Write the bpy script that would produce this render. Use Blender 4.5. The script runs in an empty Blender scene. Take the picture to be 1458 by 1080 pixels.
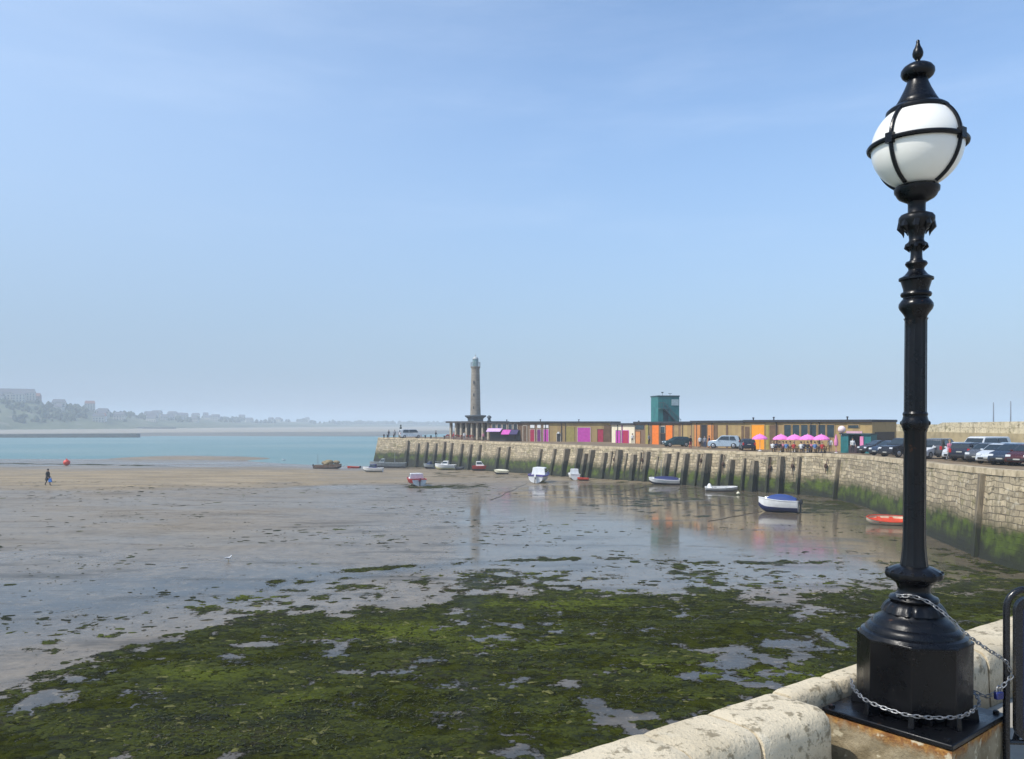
import bpy, bmesh, math, random
import numpy as np
from mathutils import Vector, Matrix
random.seed(7); rng = np.random.default_rng(5)
sc = bpy.context.scene; COL = sc.collection
F = 1134.0; CX = 729.0; HY = 603.0; CZ = 8.0
R = math.radians
def P(px, y, D): return Vector(((px-CX)/F*D, D, CZ-(y-HY)/F*D))
def XY(px, D): return ((px-CX)/F*D, D)

# ------------------------------------------------------------------ noise (numpy value noise)
def _h(ix, iy, s):
    n = (ix.astype(np.int64)*374761393 + iy.astype(np.int64)*668265263 + s*974634777) & 0x7fffffff
    n = ((n ^ (n >> 13))*1274126177) & 0x7fffffff
    n = n ^ (n >> 16)
    return (n & 0xffff)/65535.0
def vn(x, y, s=0):
    x = np.asarray(x, float); y = np.asarray(y, float)
    ix = np.floor(x); iy = np.floor(y); fx = x-ix; fy = y-iy
    fx = fx*fx*(3-2*fx); fy = fy*fy*(3-2*fy)
    a = _h(ix, iy, s); b = _h(ix+1, iy, s); c = _h(ix, iy+1, s); d = _h(ix+1, iy+1, s)
    return (a*(1-fx)+b*fx)*(1-fy)+(c*(1-fx)+d*fx)*fy
def fbm(x, y, o=4, s=0):
    t = 0; a = .5; n = 0
    for i in range(o):
        t = t+a*vn(x, y, s+i*17); n += a; a *= .5; x = np.asarray(x)*2.03+7.1; y = np.asarray(y)*2.03+3.7
    return t/n
def sst(a, b, x): 
    t = np.clip((x-a)/(b-a), 0, 1); return t*t*(3-2*t)

# ------------------------------------------------------------------ materials
def newmat(name):
    m = bpy.data.materials.new(name); m.use_nodes = True
    nt = m.node_tree; b = nt.nodes['Principled BSDF']
    return m, nt, b
def N(nt, t, **k):
    n = nt.nodes.new(t)
    for a, v in k.items():
        if a in n.inputs: n.inputs[a].default_value = v
        else: setattr(n, a, v)
    return n
def mixc(nt, fac, a, b):
    m = nt.nodes.new('ShaderNodeMix'); m.data_type = 'RGBA'
    for s, v in ((0, fac), (6, a), (7, b)):
        if isinstance(v, (int, float)): m.inputs[s].default_value = v
        elif isinstance(v, tuple): m.inputs[s].default_value = (*v[:3], 1)
        else: nt.links.new(v, m.inputs[s])
    return m.outputs[2]
def ramp(nt, src, a, b, lo=0., hi=1.):
    m = nt.nodes.new('ShaderNodeMapRange'); m.interpolation_type = 'SMOOTHSTEP'
    nt.links.new(src, m.inputs[0])
    m.inputs[1].default_value = a; m.inputs[2].default_value = b; m.inputs[3].default_value = lo; m.inputs[4].default_value = hi
    return m.outputs[0]
def mth(nt, op, a, b=None, c=None):
    m = nt.nodes.new('ShaderNodeMath'); m.operation = op
    for i, v in enumerate((a, b, c)):
        if v is None: continue
        if isinstance(v, (int, float)): m.inputs[i].default_value = v
        else: nt.links.new(v, m.inputs[i])
    return m.outputs[0]
def noise(nt, vec, scale, detail=4, rough=.55):
    n = nt.nodes.new('ShaderNodeTexNoise'); n.inputs['Scale'].default_value = scale
    n.inputs['Detail'].default_value = detail; n.inputs['Roughness'].default_value = rough
    if vec is not None: nt.links.new(vec, n.inputs['Vector'])
    return n.outputs['Fac']
def bump(nt, b, h, strength, dist=.02):
    n = nt.nodes.new('ShaderNodeBump'); n.inputs['Strength'].default_value = strength; n.inputs['Distance'].default_value = dist
    nt.links.new(h, n.inputs['Height']); nt.links.new(n.outputs[0], b.inputs['Normal'])
MC = {}
def pm(name, c, rough=.6, var=.25, scale=3., bmp=.15, metal=0., c2=None, spec=.5):
    """painted / plain material with procedural wear"""
    if name in MC: return MC[name]
    m, nt, b = newmat(name)
    tc = N(nt, 'ShaderNodeTexCoord'); v = tc.outputs['Object']
    n1 = noise(nt, v, scale, 6); f = ramp(nt, n1, .35, .7)
    d = c2 if c2 else tuple(x*(1-var) for x in c)
    nt.links.new(mixc(nt, f, c, d), b.inputs['Base Color'])
    n2 = noise(nt, v, scale*7, 3)
    nt.links.new(ramp(nt, n2, .3, .7, max(0, rough-.1), min(1, rough+.1)), b.inputs['Roughness'])
    if bmp: bump(nt, b, n2, bmp, .01)
    b.inputs['Metallic'].default_value = metal; b.inputs['Specular IOR Level'].default_value = spec
    MC[name] = m; return m
def glass(name, c=(.03, .045, .05)):
    if name in MC: return MC[name]
    m = pm(name, c, .08, .3, 1.2, 0); return m

# ------------------------------------------------------------------ mesh builder
class MB:
    def __init__(s): s.v = []; s.f = []; s.m = []; s.M = Matrix.Identity(4)
    def add(s, vs, fs, mi=0):
        o = len(s.v); s.v += [tuple(s.M @ Vector(p)) for p in vs]
        s.f += [tuple(o+i for i in f) for f in fs]; s.m += [mi]*len(fs); return s
    def box(s, c, d, mi=0, rz=0., taper=1., rx=0.):
        x, y, z = (k/2 for k in d); vs = []
        for sx, sy, sz in ((-1,-1,-1),(1,-1,-1),(1,1,-1),(-1,1,-1),(-1,-1,1),(1,-1,1),(1,1,1),(-1,1,1)):
            t = taper if sz > 0 else 1
            p = Matrix.Rotation(rz, 3, 'Z') @ Matrix.Rotation(rx, 3, 'X') @ Vector((sx*x*t, sy*y*t, sz*z))
            vs.append((c[0]+p.x, c[1]+p.y, c[2]+p.z))
        return s.add(vs, [(0,3,2,1),(4,5,6,7),(0,1,5,4),(1,2,6,5),(2,3,7,6),(3,0,4,7)], mi)
    def lathe(s, prof, seg=24, c=(0,0,0), mi=0, ph=0., cap=True, rf=None):
        vs = []; fs = []; n = len(prof)
        for (r, z) in prof:
            for k in range(seg):
                a = ph+2*math.pi*k/seg; q = r*(rf(a, z) if rf else 1)
                vs.append((c[0]+q*math.cos(a), c[1]+q*math.sin(a), c[2]+z))
        for i in range(n-1):
            for k in range(seg):
                k2 = (k+1) % seg; fs.append((i*seg+k, i*seg+k2, (i+1)*seg+k2, (i+1)*seg+k))
        if cap:
            fs.append(tuple(range(seg))[::-1]); fs.append(tuple((n-1)*seg+k for k in range(seg)))
        return s.add(vs, fs, mi)
    def tube(s, pts, r, seg=8, mi=0, closed=False):
        pts = [Vector(p) for p in pts]; n = len(pts); rr = r if isinstance(r, (list, tuple)) else [r]*n
        vs = []; fs = []; up = None
        for i in range(n):
            if closed: t = pts[(i+1) % n]-pts[i-1]
            else: t = pts[min(i+1, n-1)]-pts[max(i-1, 0)]
            t.normalize()
            if up is None: up = t.orthogonal().normalized()
            else:
                up = up-t*up.dot(t)
                up = up.normalized() if up.length > 1e-6 else t.orthogonal().normalized()
            w = t.cross(up)
            for k in range(seg):
                a = 2*math.pi*k/seg; vs.append(pts[i]+(up*math.cos(a)+w*math.sin(a))*rr[i])
        m = n if closed else n-1
        for i in range(m):
            j = (i+1) % n
            for k in range(seg):
                k2 = (k+1) % seg; fs.append((i*seg+k, i*seg+k2, j*seg+k2, j*seg+k))
        if not closed: fs.append(tuple(range(seg))[::-1]); fs.append(tuple((n-1)*seg+k for k in range(seg)))
        return s.add(vs, fs, mi)
    def prism(s, poly, z0, z1, mi=0):
        n = len(poly); vs = [(x, y, z0) for x, y in poly]+[(x, y, z1) for x, y in poly]
        fs = [tuple(range(n))[::-1], tuple(range(n, 2*n))]+[(i, (i+1) % n, n+(i+1) % n, n+i) for i in range(n)]
        return s.add(vs, fs, mi)
    def ell(s, c, r, seg=14, rings=9, mi=0):
        vs = []; fs = []
        for i in range(rings+1):
            th = math.pi*i/rings
            for k in range(seg):
                a = 2*math.pi*k/seg
                vs.append((c[0]+r[0]*math.sin(th)*math.cos(a), c[1]+r[1]*math.sin(th)*math.sin(a), c[2]-r[2]*math.cos(th)))
        for i in range(rings):
            for k in range(seg):
                k2 = (k+1) % seg; fs.append((i*seg+k, i*seg+k2, (i+1)*seg+k2, (i+1)*seg+k))
        return s.add(vs, fs, mi)
    def mesh(s, name, mats, smooth=True, weld=False):
        me = bpy.data.meshes.new(name); me.from_pydata(s.v, [], s.f)
        for m in (mats if isinstance(mats, (list, tuple)) else [mats]): me.materials.append(m)
        me.polygons.foreach_set('material_index', s.m)
        bm = bmesh.new(); bm.from_mesh(me)
        bmesh.ops.remove_doubles(bm, verts=bm.verts, dist=1e-5)
        bmesh.ops.recalc_face_normals(bm, faces=bm.faces); bm.to_mesh(me); bm.free()
        if smooth:
            me.polygons.foreach_set('use_smooth', [True]*len(me.polygons)); me.set_sharp_from_angle(angle=R(38))
        me.update(); return me
    def obj(s, name, mats, parent=None, smooth=True, bev=0):
        o = bpy.data.objects.new(name, s.mesh(name, mats, smooth)); COL.objects.link(o)
        if parent: o.parent = parent
        if bev:
            b = o.modifiers.new('b', 'BEVEL'); b.width = bev; b.segments = 2; b.limit_method = 'ANGLE'; b.angle_limit = R(40)
        return o
def tag(o, label=None, cat=None, group=None, kind=None):
    if label: o['label'] = label
    if cat: o['category'] = cat
    if group: o['group'] = group
    if kind: o['kind'] = kind
    return o
def thing(name, loc, rz, label, cat, group=None):
    o = bpy.data.objects.new(name, None); COL.objects.link(o); o.empty_display_size = .2
    o.location = loc; o.rotation_euler = (0, 0, rz); return tag(o, label, cat, group)
def copy_thing(o, loc, rz, label, parent=None):
    c = o.copy(); COL.objects.link(c)
    if parent is None:
        c.location = loc; c.rotation_euler = (0, 0, rz); c['label'] = label
    else: c.parent = parent
    for ch in list(o.children): copy_thing(ch, None, None, None, c)
    return c

# ------------------------------------------------------------------ world, sun, camera
SUNV = Vector((-.92, -.39, 0)).normalized(); EL = R(50)
w = bpy.data.worlds.new("World"); sc.world = w; w.use_nodes = True
nt = w.node_tree; bg = nt.nodes['Background']
sky = nt.nodes.new('ShaderNodeTexSky'); sky.sky_type = 'NISHITA'; sky.sun_disc = False
sky.sun_elevation = EL; sky.sun_rotation = math.atan2(SUNV.x, SUNV.y); sky.air_density = 1.0; sky.dust_density = .35; sky.ozone_density = 1.4
hs = nt.nodes.new('ShaderNodeHueSaturation'); hs.inputs['Saturation'].default_value = 1.05; hs.inputs['Value'].default_value = 1.14
# faint high cirrus, laid out on sky directions
tc = nt.nodes.new('ShaderNodeTexCoord'); mp = nt.nodes.new('ShaderNodeMapping'); mp.inputs['Scale'].default_value = (1.2, 1.2, 7)
nt.links.new(tc.outputs['Generated'], mp.inputs['Vector'])
cn = noise(nt, mp.outputs[0], 1.6, 6, .6); cf = ramp(nt, cn, .48, .82, 0., .10)
nt.links.new(sky.outputs[0], hs.inputs['Color'])
cm = mixc(nt, cf, hs.outputs[0], (6.5, 7.0, 7.6))
gz_ = N(nt, 'ShaderNodeSeparateXYZ'); nt.links.new(tc.outputs['Generated'], gz_.inputs[0])
hz_ = ramp(nt, gz_.outputs[2], .42, -.04, 0., .92)
lf_ = ramp(nt, gz_.outputs[0], .25, -.65, 0., .34); cm = mixc(nt, lf_, cm, (3.3, 4.0, 4.9))
cm = mixc(nt, hz_, cm, (1.3, 1.86, 2.75))
nt.links.new(cm, bg.inputs[0]); bg.inputs[1].default_value = .15
sun = bpy.data.lights.new('sun', 'SUN'); sun.energy = 3.3; sun.angle = R(.5); sun.color = (1, .955, .88)
so = bpy.data.objects.new('sun', sun); COL.objects.link(so)
dv = Vector((SUNV.x*math.cos(EL), SUNV.y*math.cos(EL), math.sin(EL)))
so.rotation_euler = dv.to_track_quat('Z', 'Y').to_euler(); so.location = dv*100
cam = bpy.data.cameras.new('camera'); cam.sensor_width = 36; cam.lens = 28.0; cam.shift_y = 63/1458; cam.clip_end = 30000; cam.clip_start = .1
co = bpy.data.objects.new('camera', cam); COL.objects.link(co); co.location = (0, 0, CZ); co.rotation_euler = (R(90), 0, 0); sc.camera = co
sc.view_settings.view_transform = 'Standard'; sc.view_settings.look = 'None'; sc.view_settings.exposure = 0.4; sc.view_settings.gamma = 1

# ------------------------------------------------------------------ harbour arm control line (px, D, y top, batter)
ARM = [(538,178,622.5,1.5),(580,174,623.5,.7),(640,165,625,.6),(680,152,628,.6),(760,135,631,.9),(860,117,635.5,1.2),(940,110,638,1.1),(1060,96,643,.6),
       (1179,88,645.5,.5),(1240,77,649.5,.4),(1320,61,658.5,.4),(1400,50,667,.4),(1458,44.5,672,.4)]
pts = [P(a, c, b) for a, b, c, d in ARM]; bat = [a[3] for a in ARM]
pts += [Vector((33, 37, 5.6)), Vector((35.5, 31, 6.1)), Vector((36, 28.6, 6.4))]; bat += [.3, .2, 0]
# dense resample
def resample(pts, vals, step):
    out = []; ov = []; s = 0; ss = [0.]
    for i in range(len(pts)-1):
        L = (pts[i+1]-pts[i]).length; n = max(1, int(round(L/step)))
        for k in range(n):
            t = k/n; out.append(pts[i].lerp(pts[i+1], t)); ov.append(vals[i]*(1-t)+vals[i+1]*t)
    out.append(pts[-1]); ov.append(vals[-1]); return out, ov
AP, AB = resample(pts, bat, 1.5)
def smoothp(a, k):
    for _ in range(k):
        b = [a[0]]+[a[i-1]*.25+a[i]*.5+a[i+1]*.25 for i in range(1, len(a)-1)]+[a[-1]]
        a = b
    return a
AP = smoothp(AP, 6)
AS = [0.]
for i in range(1, len(AP)): AS.append(AS[-1]+(AP[i]-AP[i-1]).length)
def harbn(i):   # normal toward the harbour (camera-left side)
    t = AP[min(i+1, len(AP)-1)]-AP[max(i-1, 0)]; t.z = 0; t.normalize()
    return Vector((t.y, -t.x, 0)) if (Vector((t.y, -t.x, 0)).dot(-AP[i]+Vector((-20, 30, 0))) > 0) else Vector((-t.y, t.x, 0))
AN = [harbn(i) for i in range(len(AP))]
def arm_at(px, off=0.):   # where the ray at px crosses the arm edge
    t = (px-CX)/F
    for i in range(len(AP)-1):
        a, b = AP[i], AP[i+1]; fa = a.x-t*a.y; fb = b.x-t*b.y
        if fa*fb <= 0 and a.y > 5:
            k = fa/(fa-fb) if fa != fb else 0
            return a.lerp(b, k), AN[i].lerp(AN[i+1], k).normalized(), AB[i], AS[i]+k*(AS[i+1]-AS[i])
AE = np.array([(p.x, p.y) for p in AP]); AZ = np.array([p.z for p in AP])
def quay_z(x, y):
    d = (AE[:, 0]-x)**2+(AE[:, 1]-y)**2; return float(AZ[int(d.argmin())])

SEA = -1.5
def mudz(X, D):
    X = np.asarray(X, float); D = np.asarray(D, float); px = CX+F*X/np.maximum(D, 1)
    lf = sst(520, 250, px)
    z = -np.clip(D-115, 0, 400)*(.0235*(1-lf)) - np.clip(D-125, 0, 400)*.0168*lf
    z = z-.4*sst(20, 32, X)*sst(85, 55, D)*sst(20, 35, D)
    z = z+.6*np.exp(-((D-96)/13)**2)*sst(420, 120, px)
    # sandbar breaking the water
    z = z+.8*np.exp(-((D-221)/11)**2)*sst(140, 260, px)*sst(470, 330, px)
    return z+.05*(fbm(X*.05, D*.05, 3, 9)-.5)
def mz(x, y): return float(mudz(x, y))

def weedf(X, D):
    z = 0; px = CX+F*X/D; y = HY+F*CZ/D
    yb = np.interp(px, [-300,0,100,200,300,400,500,600,700,800,900,1000,1060,1130,1250,1320,1458,1800], [1010,960,925,900,872,868,862,852,838,829,826,829,842,838,828,815,800,790])
    base = sst(-14, 30, y-yb)
    nb = fbm(X*.42, D*.42, 5, 3); ns = fbm(X*1.6, D*1.6, 3, 31)
    d = base*.90
    d = d-.20*np.exp(-(((px-1130)/110)**2+((y-895)/50)**2))
    d = d-.26*sst(420, 60, px)*sst(1060, 960, y)
    lg = fbm(X*.10, D*.16, 3, 77); d = d+(lg-.5)*.55*base
    fr = sst(-70, 10, y-yb)*(1-base)*.48
    d = np.maximum(d, fr)
    # strands of weed
    s0 = 0
    s1 = np.exp(-((y-np.interp(px, [300,500,700,880,1000,1250], [838,812,799,794,801,800]))/3.2)**2)*sst(280, 520, px)*sst(1290, 1150, px)*.62
    s2 = np.exp(-((y-692)/3.5)**2)*sst(545, 590, px)*sst(720, 660, px)*.75
    s3 = np.exp(-((y-720)/11)**2)*sst(1120, 1160, px)*sst(1260, 1200, px)*.85
    s4 = np.exp(-((y-np.interp(px, [0,240], [654,658]))/1.3)**2)*sst(250, 200, px)*.9
    s5 = .45*sst(1250, 1330, px)*sst(750, 800, y)
    s6 = .38*sst(760, 900, px)*sst(690, 700, y)*sst(745, 715, y)
    s8 = .40*sst(820, 900, px)*sst(1300, 1240, px)*sst(745, 700, y); s7 = .36*sst(560, 640, px)*sst(690, 676, y)
    d = np.maximum.reduce([d, s1, s2, s3, s4, s5, s6, s7, s8])
    v = d+(nb-.5)*1.15+(ns-.5)*1.15
    v = np.where(d < .04, 0, v)
    return sst(.26, .80, v)*sst(0, .12, d)
def sandf(X, D):
    px = CX+F*X/D; y = HY+F*(CZ-mudz(X, D))/D
    n = fbm(X*.06, D*.10, 4, 51)-.5
    a = sst(661, 672, y+n*8)*sst(697, 689, y+n*14)*sst(470, 380, px+n*120)
    b = sst(665, 671, y+n*6)*sst(692, 682, y+n*16)*sst(380, 430, px)*.75
    c = sst(690, 700, y+n*10)*sst(800, 760, y+n*50)*sst(600, 300, px)*.33
    e = sst(646, 655, y)*sst(658, 650, y)*sst(120, 200, px)*sst(480, 420, px)*1.0
    return np.clip(a+b+c+e, 0, 1)
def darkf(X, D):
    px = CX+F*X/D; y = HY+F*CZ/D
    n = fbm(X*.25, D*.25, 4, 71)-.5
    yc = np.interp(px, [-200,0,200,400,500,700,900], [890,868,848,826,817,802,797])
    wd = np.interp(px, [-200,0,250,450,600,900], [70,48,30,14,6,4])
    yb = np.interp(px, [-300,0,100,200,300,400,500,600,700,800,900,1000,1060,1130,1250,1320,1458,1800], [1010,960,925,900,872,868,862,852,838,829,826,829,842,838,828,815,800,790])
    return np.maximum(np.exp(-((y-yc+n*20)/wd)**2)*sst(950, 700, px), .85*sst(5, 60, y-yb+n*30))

def filmf(X, D):
    px = CX+F*X/D; y = HY+F*CZ/D; n = fbm(X*.15, D*.2, 4, 101)-.5
    return sst(600, 780, px+n*160)*sst(850, 820, y+n*30)+.35*sst(600, 400, px)*sst(.48, .62, fbm(X*.05, D*.16, 4, 111))+np.exp(-((px-672)/26)**2)*sst(700, 715, y)*.6
def build_mud():
    pxs = np.linspace(-700, 2300, 440); Ds = np.concatenate([np.geomspace(6, 19, 25)[:-1], np.geomspace(19, 150, 330)[:-1], np.geomspace(150, 260, 60)])
    PX, DD = np.meshgrid(pxs, Ds); X = (PX-CX)/F*DD; Z = mudz(X, DD)
    nr, nc = X.shape; V = np.stack([X, DD, Z], -1).reshape(-1, 3)
    idx = np.arange(nr*nc).reshape(nr, nc)
    Fc = np.stack([idx[:-1, :-1], idx[:-1, 1:], idx[1:, 1:], idx[1:, :-1]], -1).reshape(-1, 4)
    me = bpy.data.meshes.new('mud'); me.from_pydata(V.tolist(), [], Fc.tolist())
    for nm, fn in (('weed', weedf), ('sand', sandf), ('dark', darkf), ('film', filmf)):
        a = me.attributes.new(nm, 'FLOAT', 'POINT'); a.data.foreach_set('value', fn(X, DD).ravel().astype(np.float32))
    me.polygons.foreach_set('use_smooth', [True]*len(me.polygons)); me.update()
    o = bpy.data.objects.new('mudflat', me); COL.objects.link(o); tag(o, kind='structure')
    m, nt, b = newmat('wet_mud'); me.materials.append(m)
    g = N(nt, 'ShaderNodeNewGeometry').outputs['Position']
    def at(n): a = nt.nodes.new('ShaderNodeAttribute'); a.attribute_name = n; return a.outputs['Fac']
    wd, sd, dk, fm = at('weed'), at('sand'), at('dark'), at('film')
    nL = noise(nt, g, .12, 4); nM = noise(nt, g, .8, 6); nS = noise(nt, g, 5, 6, .65); nX = noise(nt, g, 1.9, 6, .7)
    wet = mixc(nt, ramp(nt, nM, .35, .7), (.205,.160,.108), (.135,.107,.074))
    wet = mixc(nt, ramp(nt, nL, .35, .65, 0, .6), wet, (.19,.15,.10))
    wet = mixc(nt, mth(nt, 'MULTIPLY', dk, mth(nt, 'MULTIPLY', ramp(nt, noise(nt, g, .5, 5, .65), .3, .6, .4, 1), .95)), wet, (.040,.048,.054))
    wet = mixc(nt, mth(nt, 'MULTIPLY', fm, .55), wet, (.115,.090,.056))
    spk = ramp(nt, noise(nt, g, 3.2, 3, .6), .66, .72)
    wet = mixc(nt, mth(nt, 'MULTIPLY', spk, .8), wet, (.045,.045,.035))
    stv = N(nt, 'ShaderNodeMapping'); stv.inputs['Scale'].default_value = (.22, .8, 1); stv.inputs['Rotation'].default_value = (0,0,R(12)); nt.links.new(g, stv.inputs[0])
    sn = noise(nt, stv.outputs[0], .55, 7, .68)
    wet = mixc(nt, ramp(nt, sn, .50, .66, 0, .75), wet, (.050,.046,.036))
    gr_ = noise(nt, g, 1.6, 8, .85); wet = mixc(nt, ramp(nt, gr_, .50, .62, 0, .75), wet, (.085,.07,.05)); wet = mixc(nt, ramp(nt, gr_, .46, .36, 0, .5), wet, (.30,.245,.17))
    spk2 = ramp(nt, noise(nt, g, 7.5, 3, .6), .66, .72); wet = mixc(nt, mth(nt, 'MULTIPLY', spk2, .6), wet, (.035,.034,.026))
    mp2 = N(nt, 'ShaderNodeMapping'); mp2.inputs['Scale'].default_value = (.25, 1.0, 1); nt.links.new(g, mp2.inputs[0])
    nR = noise(nt, mp2.outputs[0], .35, 6, .6)
    nR = mth(nt, 'ADD', nR, mth(nt, 'MULTIPLY', mth(nt, 'SUBTRACT', noise(nt, g, 1.2, 8, .85), .5), .9))
    sandc = mixc(nt, ramp(nt, nR, .3, .7), (.34,.26,.155), (.20,.158,.10))
    c = mixc(nt, sd, wet, sandc)
    mp9 = N(nt, 'ShaderNodeMapping'); mp9.inputs['Scale'].default_value = (.5, 1, 1); nt.links.new(g, mp9.inputs[0])
    wn = mth(nt, 'ADD', mth(nt, 'MULTIPLY', wd, .84), mth(nt, 'MULTIPLY', mth(nt, 'SUBTRACT', nS, .5), 1.9))
    wm = ramp(nt, mth(nt, 'ADD', wn, mth(nt, 'MULTIPLY', mth(nt, 'SUBTRACT', noise(nt, mp9.outputs[0], .8, 7, .72), .5), 2.4)), .38, .62)
    wc = mixc(nt, ramp(nt, nX, .36, .6), (.011,.013,.004), (.036,.042,.004))
    wc = mixc(nt, ramp(nt, nS, .5, .75, 0, .8), wc, (.055,.055,.014))
    wc = mixc(nt, ramp(nt, nM, .5, .72, 0, .8), wc, (.016,.018,.011))
    c = mixc(nt, wm, c, wc); nt.links.new(c, b.inputs['Base Color'])
    rgh = mth(nt, 'ADD', mth(nt, 'MULTIPLY', sd, .42), ramp(nt, nL, .3, .7, .05, .13))
    rgh = mth(nt, 'ADD', rgh, ramp(nt, sn, .48, .7, 0, .14)); rgh = mth(nt, 'ADD', rgh, mth(nt, 'MULTIPLY', mth(nt, 'SUBTRACT', 1., mth(nt, 'MINIMUM', fm, 1.)), mth(nt, 'SUBTRACT', .19, mth(nt, 'MULTIPLY', dk, .10))))
    rgh = mth(nt, 'ADD', rgh, mth(nt, 'MULTIPLY', wm, .42)); nt.links.new(rgh, b.inputs['Roughness']); nt.links.new(mth(nt, 'SUBTRACT', mth(nt, 'SUBTRACT', mth(nt, 'ADD', .31, mth(nt, 'MULTIPLY', fm, .15)), mth(nt, 'MULTIPLY', dk, .12)), mth(nt, 'MULTIPLY', wm, .24)), b.inputs['Specular IOR Level'])
    b.inputs['IOR'].default_value = 1.34; b.inputs['Specular IOR Level'].default_value = .42
    # height: gentle ripples in the wet film, lumps in the weed, sand ripples
    rp = N(nt, 'ShaderNodeMapping'); rp.inputs['Scale'].default_value = (.35, 1.3, 1); nt.links.new(g, rp.inputs[0])
    r1 = noise(nt, rp.outputs[0], 2.6, 5, .6)
    h = mth(nt, 'ADD', mth(nt, 'MULTIPLY', r1, mth(nt, 'ADD', mth(nt, 'MULTIPLY', sd, .06), mth(nt, 'SUBTRACT', .013, mth(nt, 'MULTIPLY', mth(nt, 'MINIMUM', fm, 1.), .0105)))), mth(nt, 'MULTIPLY', mth(nt, 'MULTIPLY', nS, wm), .10))
    h = mth(nt, 'ADD', h, mth(nt, 'MULTIPLY', spk, .006))
    bn = N(nt, 'ShaderNodeBump'); bn.inputs['Strength'].default_value = 1.; bn.inputs['Distance'].default_value = 1.
    nt.links.new(h, bn.inputs['Height']); nt.links.new(bn.outputs[0], b.inputs['Normal'])
build_mud()

# seaweed clumps lying on the mud
def build_weed():
    n = 150000; v = rng.random(n); D = 18*(60/18)**v; px = rng.uniform(-60, 1500, n); X = (px-CX)/F*D
    wv = weedf(X, D); keep = rng.random(n) < np.clip(wv-.25, 0, 1)*.62*sst(.36, .56, fbm(X*.55, D*1.1, 5, 91))*1.7
    X = X[keep]; D = D[keep]; n2 = 5200; D2 = 30*(110/30)**rng.random(n2); p2 = rng.uniform(-60, 1450, n2); X2 = (p2-CX)/F*D2
    k2 = (weedf(X2, D2) < .3) & (fbm(X2*.12, D2*.2, 3, 121) > rng.uniform(.38, .66, n2)); X2 = X2[k2]; D2 = D2[k2]; nb2 = len(X2)
    hit = np.array([min(math.hypot(a-q[0], b2-q[1]) for q in AE) > 3 and a < np.interp(b2, [40,60,90,118], [27,29,29,13]) for a, b2 in zip(X2, D2)]); X2 = X2[hit]; D2 = D2[hit]; nb2 = len(X2)
    X = np.concatenate([X, X2]); D = np.concatenate([D, D2]); k = len(X); print('weed clumps', k)
    Z = mudz(X, D); V = []; Fs = []; mi = []
    r0 = (.03+.16*rng.random(k)**2.2)*(1+D/60); ph = rng.normal(0, .6, k); hh = rng.uniform(.006, .045, k); mm = rng.choice(4, k, p=[.38,.32,.18,.12])
    el = rng.uniform(.25, .8, k)
    r0[-nb2:] = (.04+.22*rng.random(nb2)**3)*(1+D2/70); el[-nb2:] = rng.uniform(.3,.7,nb2); hh[-nb2:] = rng.uniform(.01,.04,nb2)
    Vs = np.zeros((k, 7, 3))
    Vs[:, 0] = np.stack([X, D, Z+hh], -1)
    for j in range(6):
        a = j*math.pi/3; rr = r0*rng.uniform(.5, 1.3, k); lx = rr*math.cos(a); ly = rr*math.sin(a)*el
        Vs[:, j+1] = np.stack([X+lx*np.cos(ph)-ly*np.sin(ph), D+lx*np.sin(ph)+ly*np.cos(ph), Z-.01+rng.uniform(0, .03, k)], -1)
    fr = np.array([(0, j+1, (j+1) % 6+1) for j in range(6)])
    Fs = (np.arange(k)[:, None, None]*7+fr[None]).reshape(-1, 3)
    me = bpy.data.meshes.new('weed'); me.from_pydata(Vs.reshape(-1, 3).tolist(), [], Fs.tolist())
    at_ = me.attributes.new('tint', 'FLOAT', 'FACE'); at_.data.foreach_set('value', np.repeat(np.where(np.arange(k) >= k-nb2, rng.uniform(.0,.25,k), rng.random(k)), 6).astype(np.float32))
    m, nt, b = newmat('seaweed'); g = N(nt, 'ShaderNodeNewGeometry').outputs['Position']; ta = nt.nodes.new('ShaderNodeAttribute'); ta.attribute_name = 'tint'
    mpw = N(nt, 'ShaderNodeMapping'); mpw.inputs['Scale'].default_value = (.55, 1, 1); nt.links.new(g, mpw.inputs[0]); gw = mpw.outputs[0]
    a1 = noise(nt, gw, .22, 5, .6); a2 = noise(nt, gw, 1.1, 5, .65); a3 = noise(nt, g, 9, 4)
    tv = mth(nt, 'ADD', mth(nt, 'MULTIPLY', ta.outputs['Fac'], .22), mth(nt, 'MULTIPLY', a2, .9))
    c = mixc(nt, ramp(nt, tv, .40, .68), (.012,.015,.004), (.044,.052,.005))
    c = mixc(nt, ramp(nt, a1, .50, .66, 0, .75), c, (.085,.104,.005))
    c = mixc(nt, ramp(nt, mth(nt, 'ADD', a1, mth(nt, 'MULTIPLY', ta.outputs['Fac'], .12)), .47, .36, 0, .7), c, (.028,.022,.012))
    c = mixc(nt, ramp(nt, ta.outputs['Fac'], .965, .98, 0, .7), c, (.16,.15,.05)); c = mixc(nt, ramp(nt, a3, .45, .7, 0, .6), c, (.009,.011,.006))
    nt.links.new(c, b.inputs['Base Color']); b.inputs['Roughness'].default_value = .75; b.inputs['Specular IOR Level'].default_value = .07; bump(nt, b, a3, .6, .02); me.materials.append(m); mm[:] = 0
    me.polygons.foreach_set('material_index', np.repeat(mm, 6).astype(np.int32)); me.polygons.foreach_set('use_smooth', [True]*len(me.polygons)); me.update()
    o = bpy.data.objects.new('seaweed', me); COL.objects.link(o); tag(o, 'green and brown seaweed lying in clumps on the wet mud', 'seaweed', kind='stuff')
build_weed()
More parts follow.
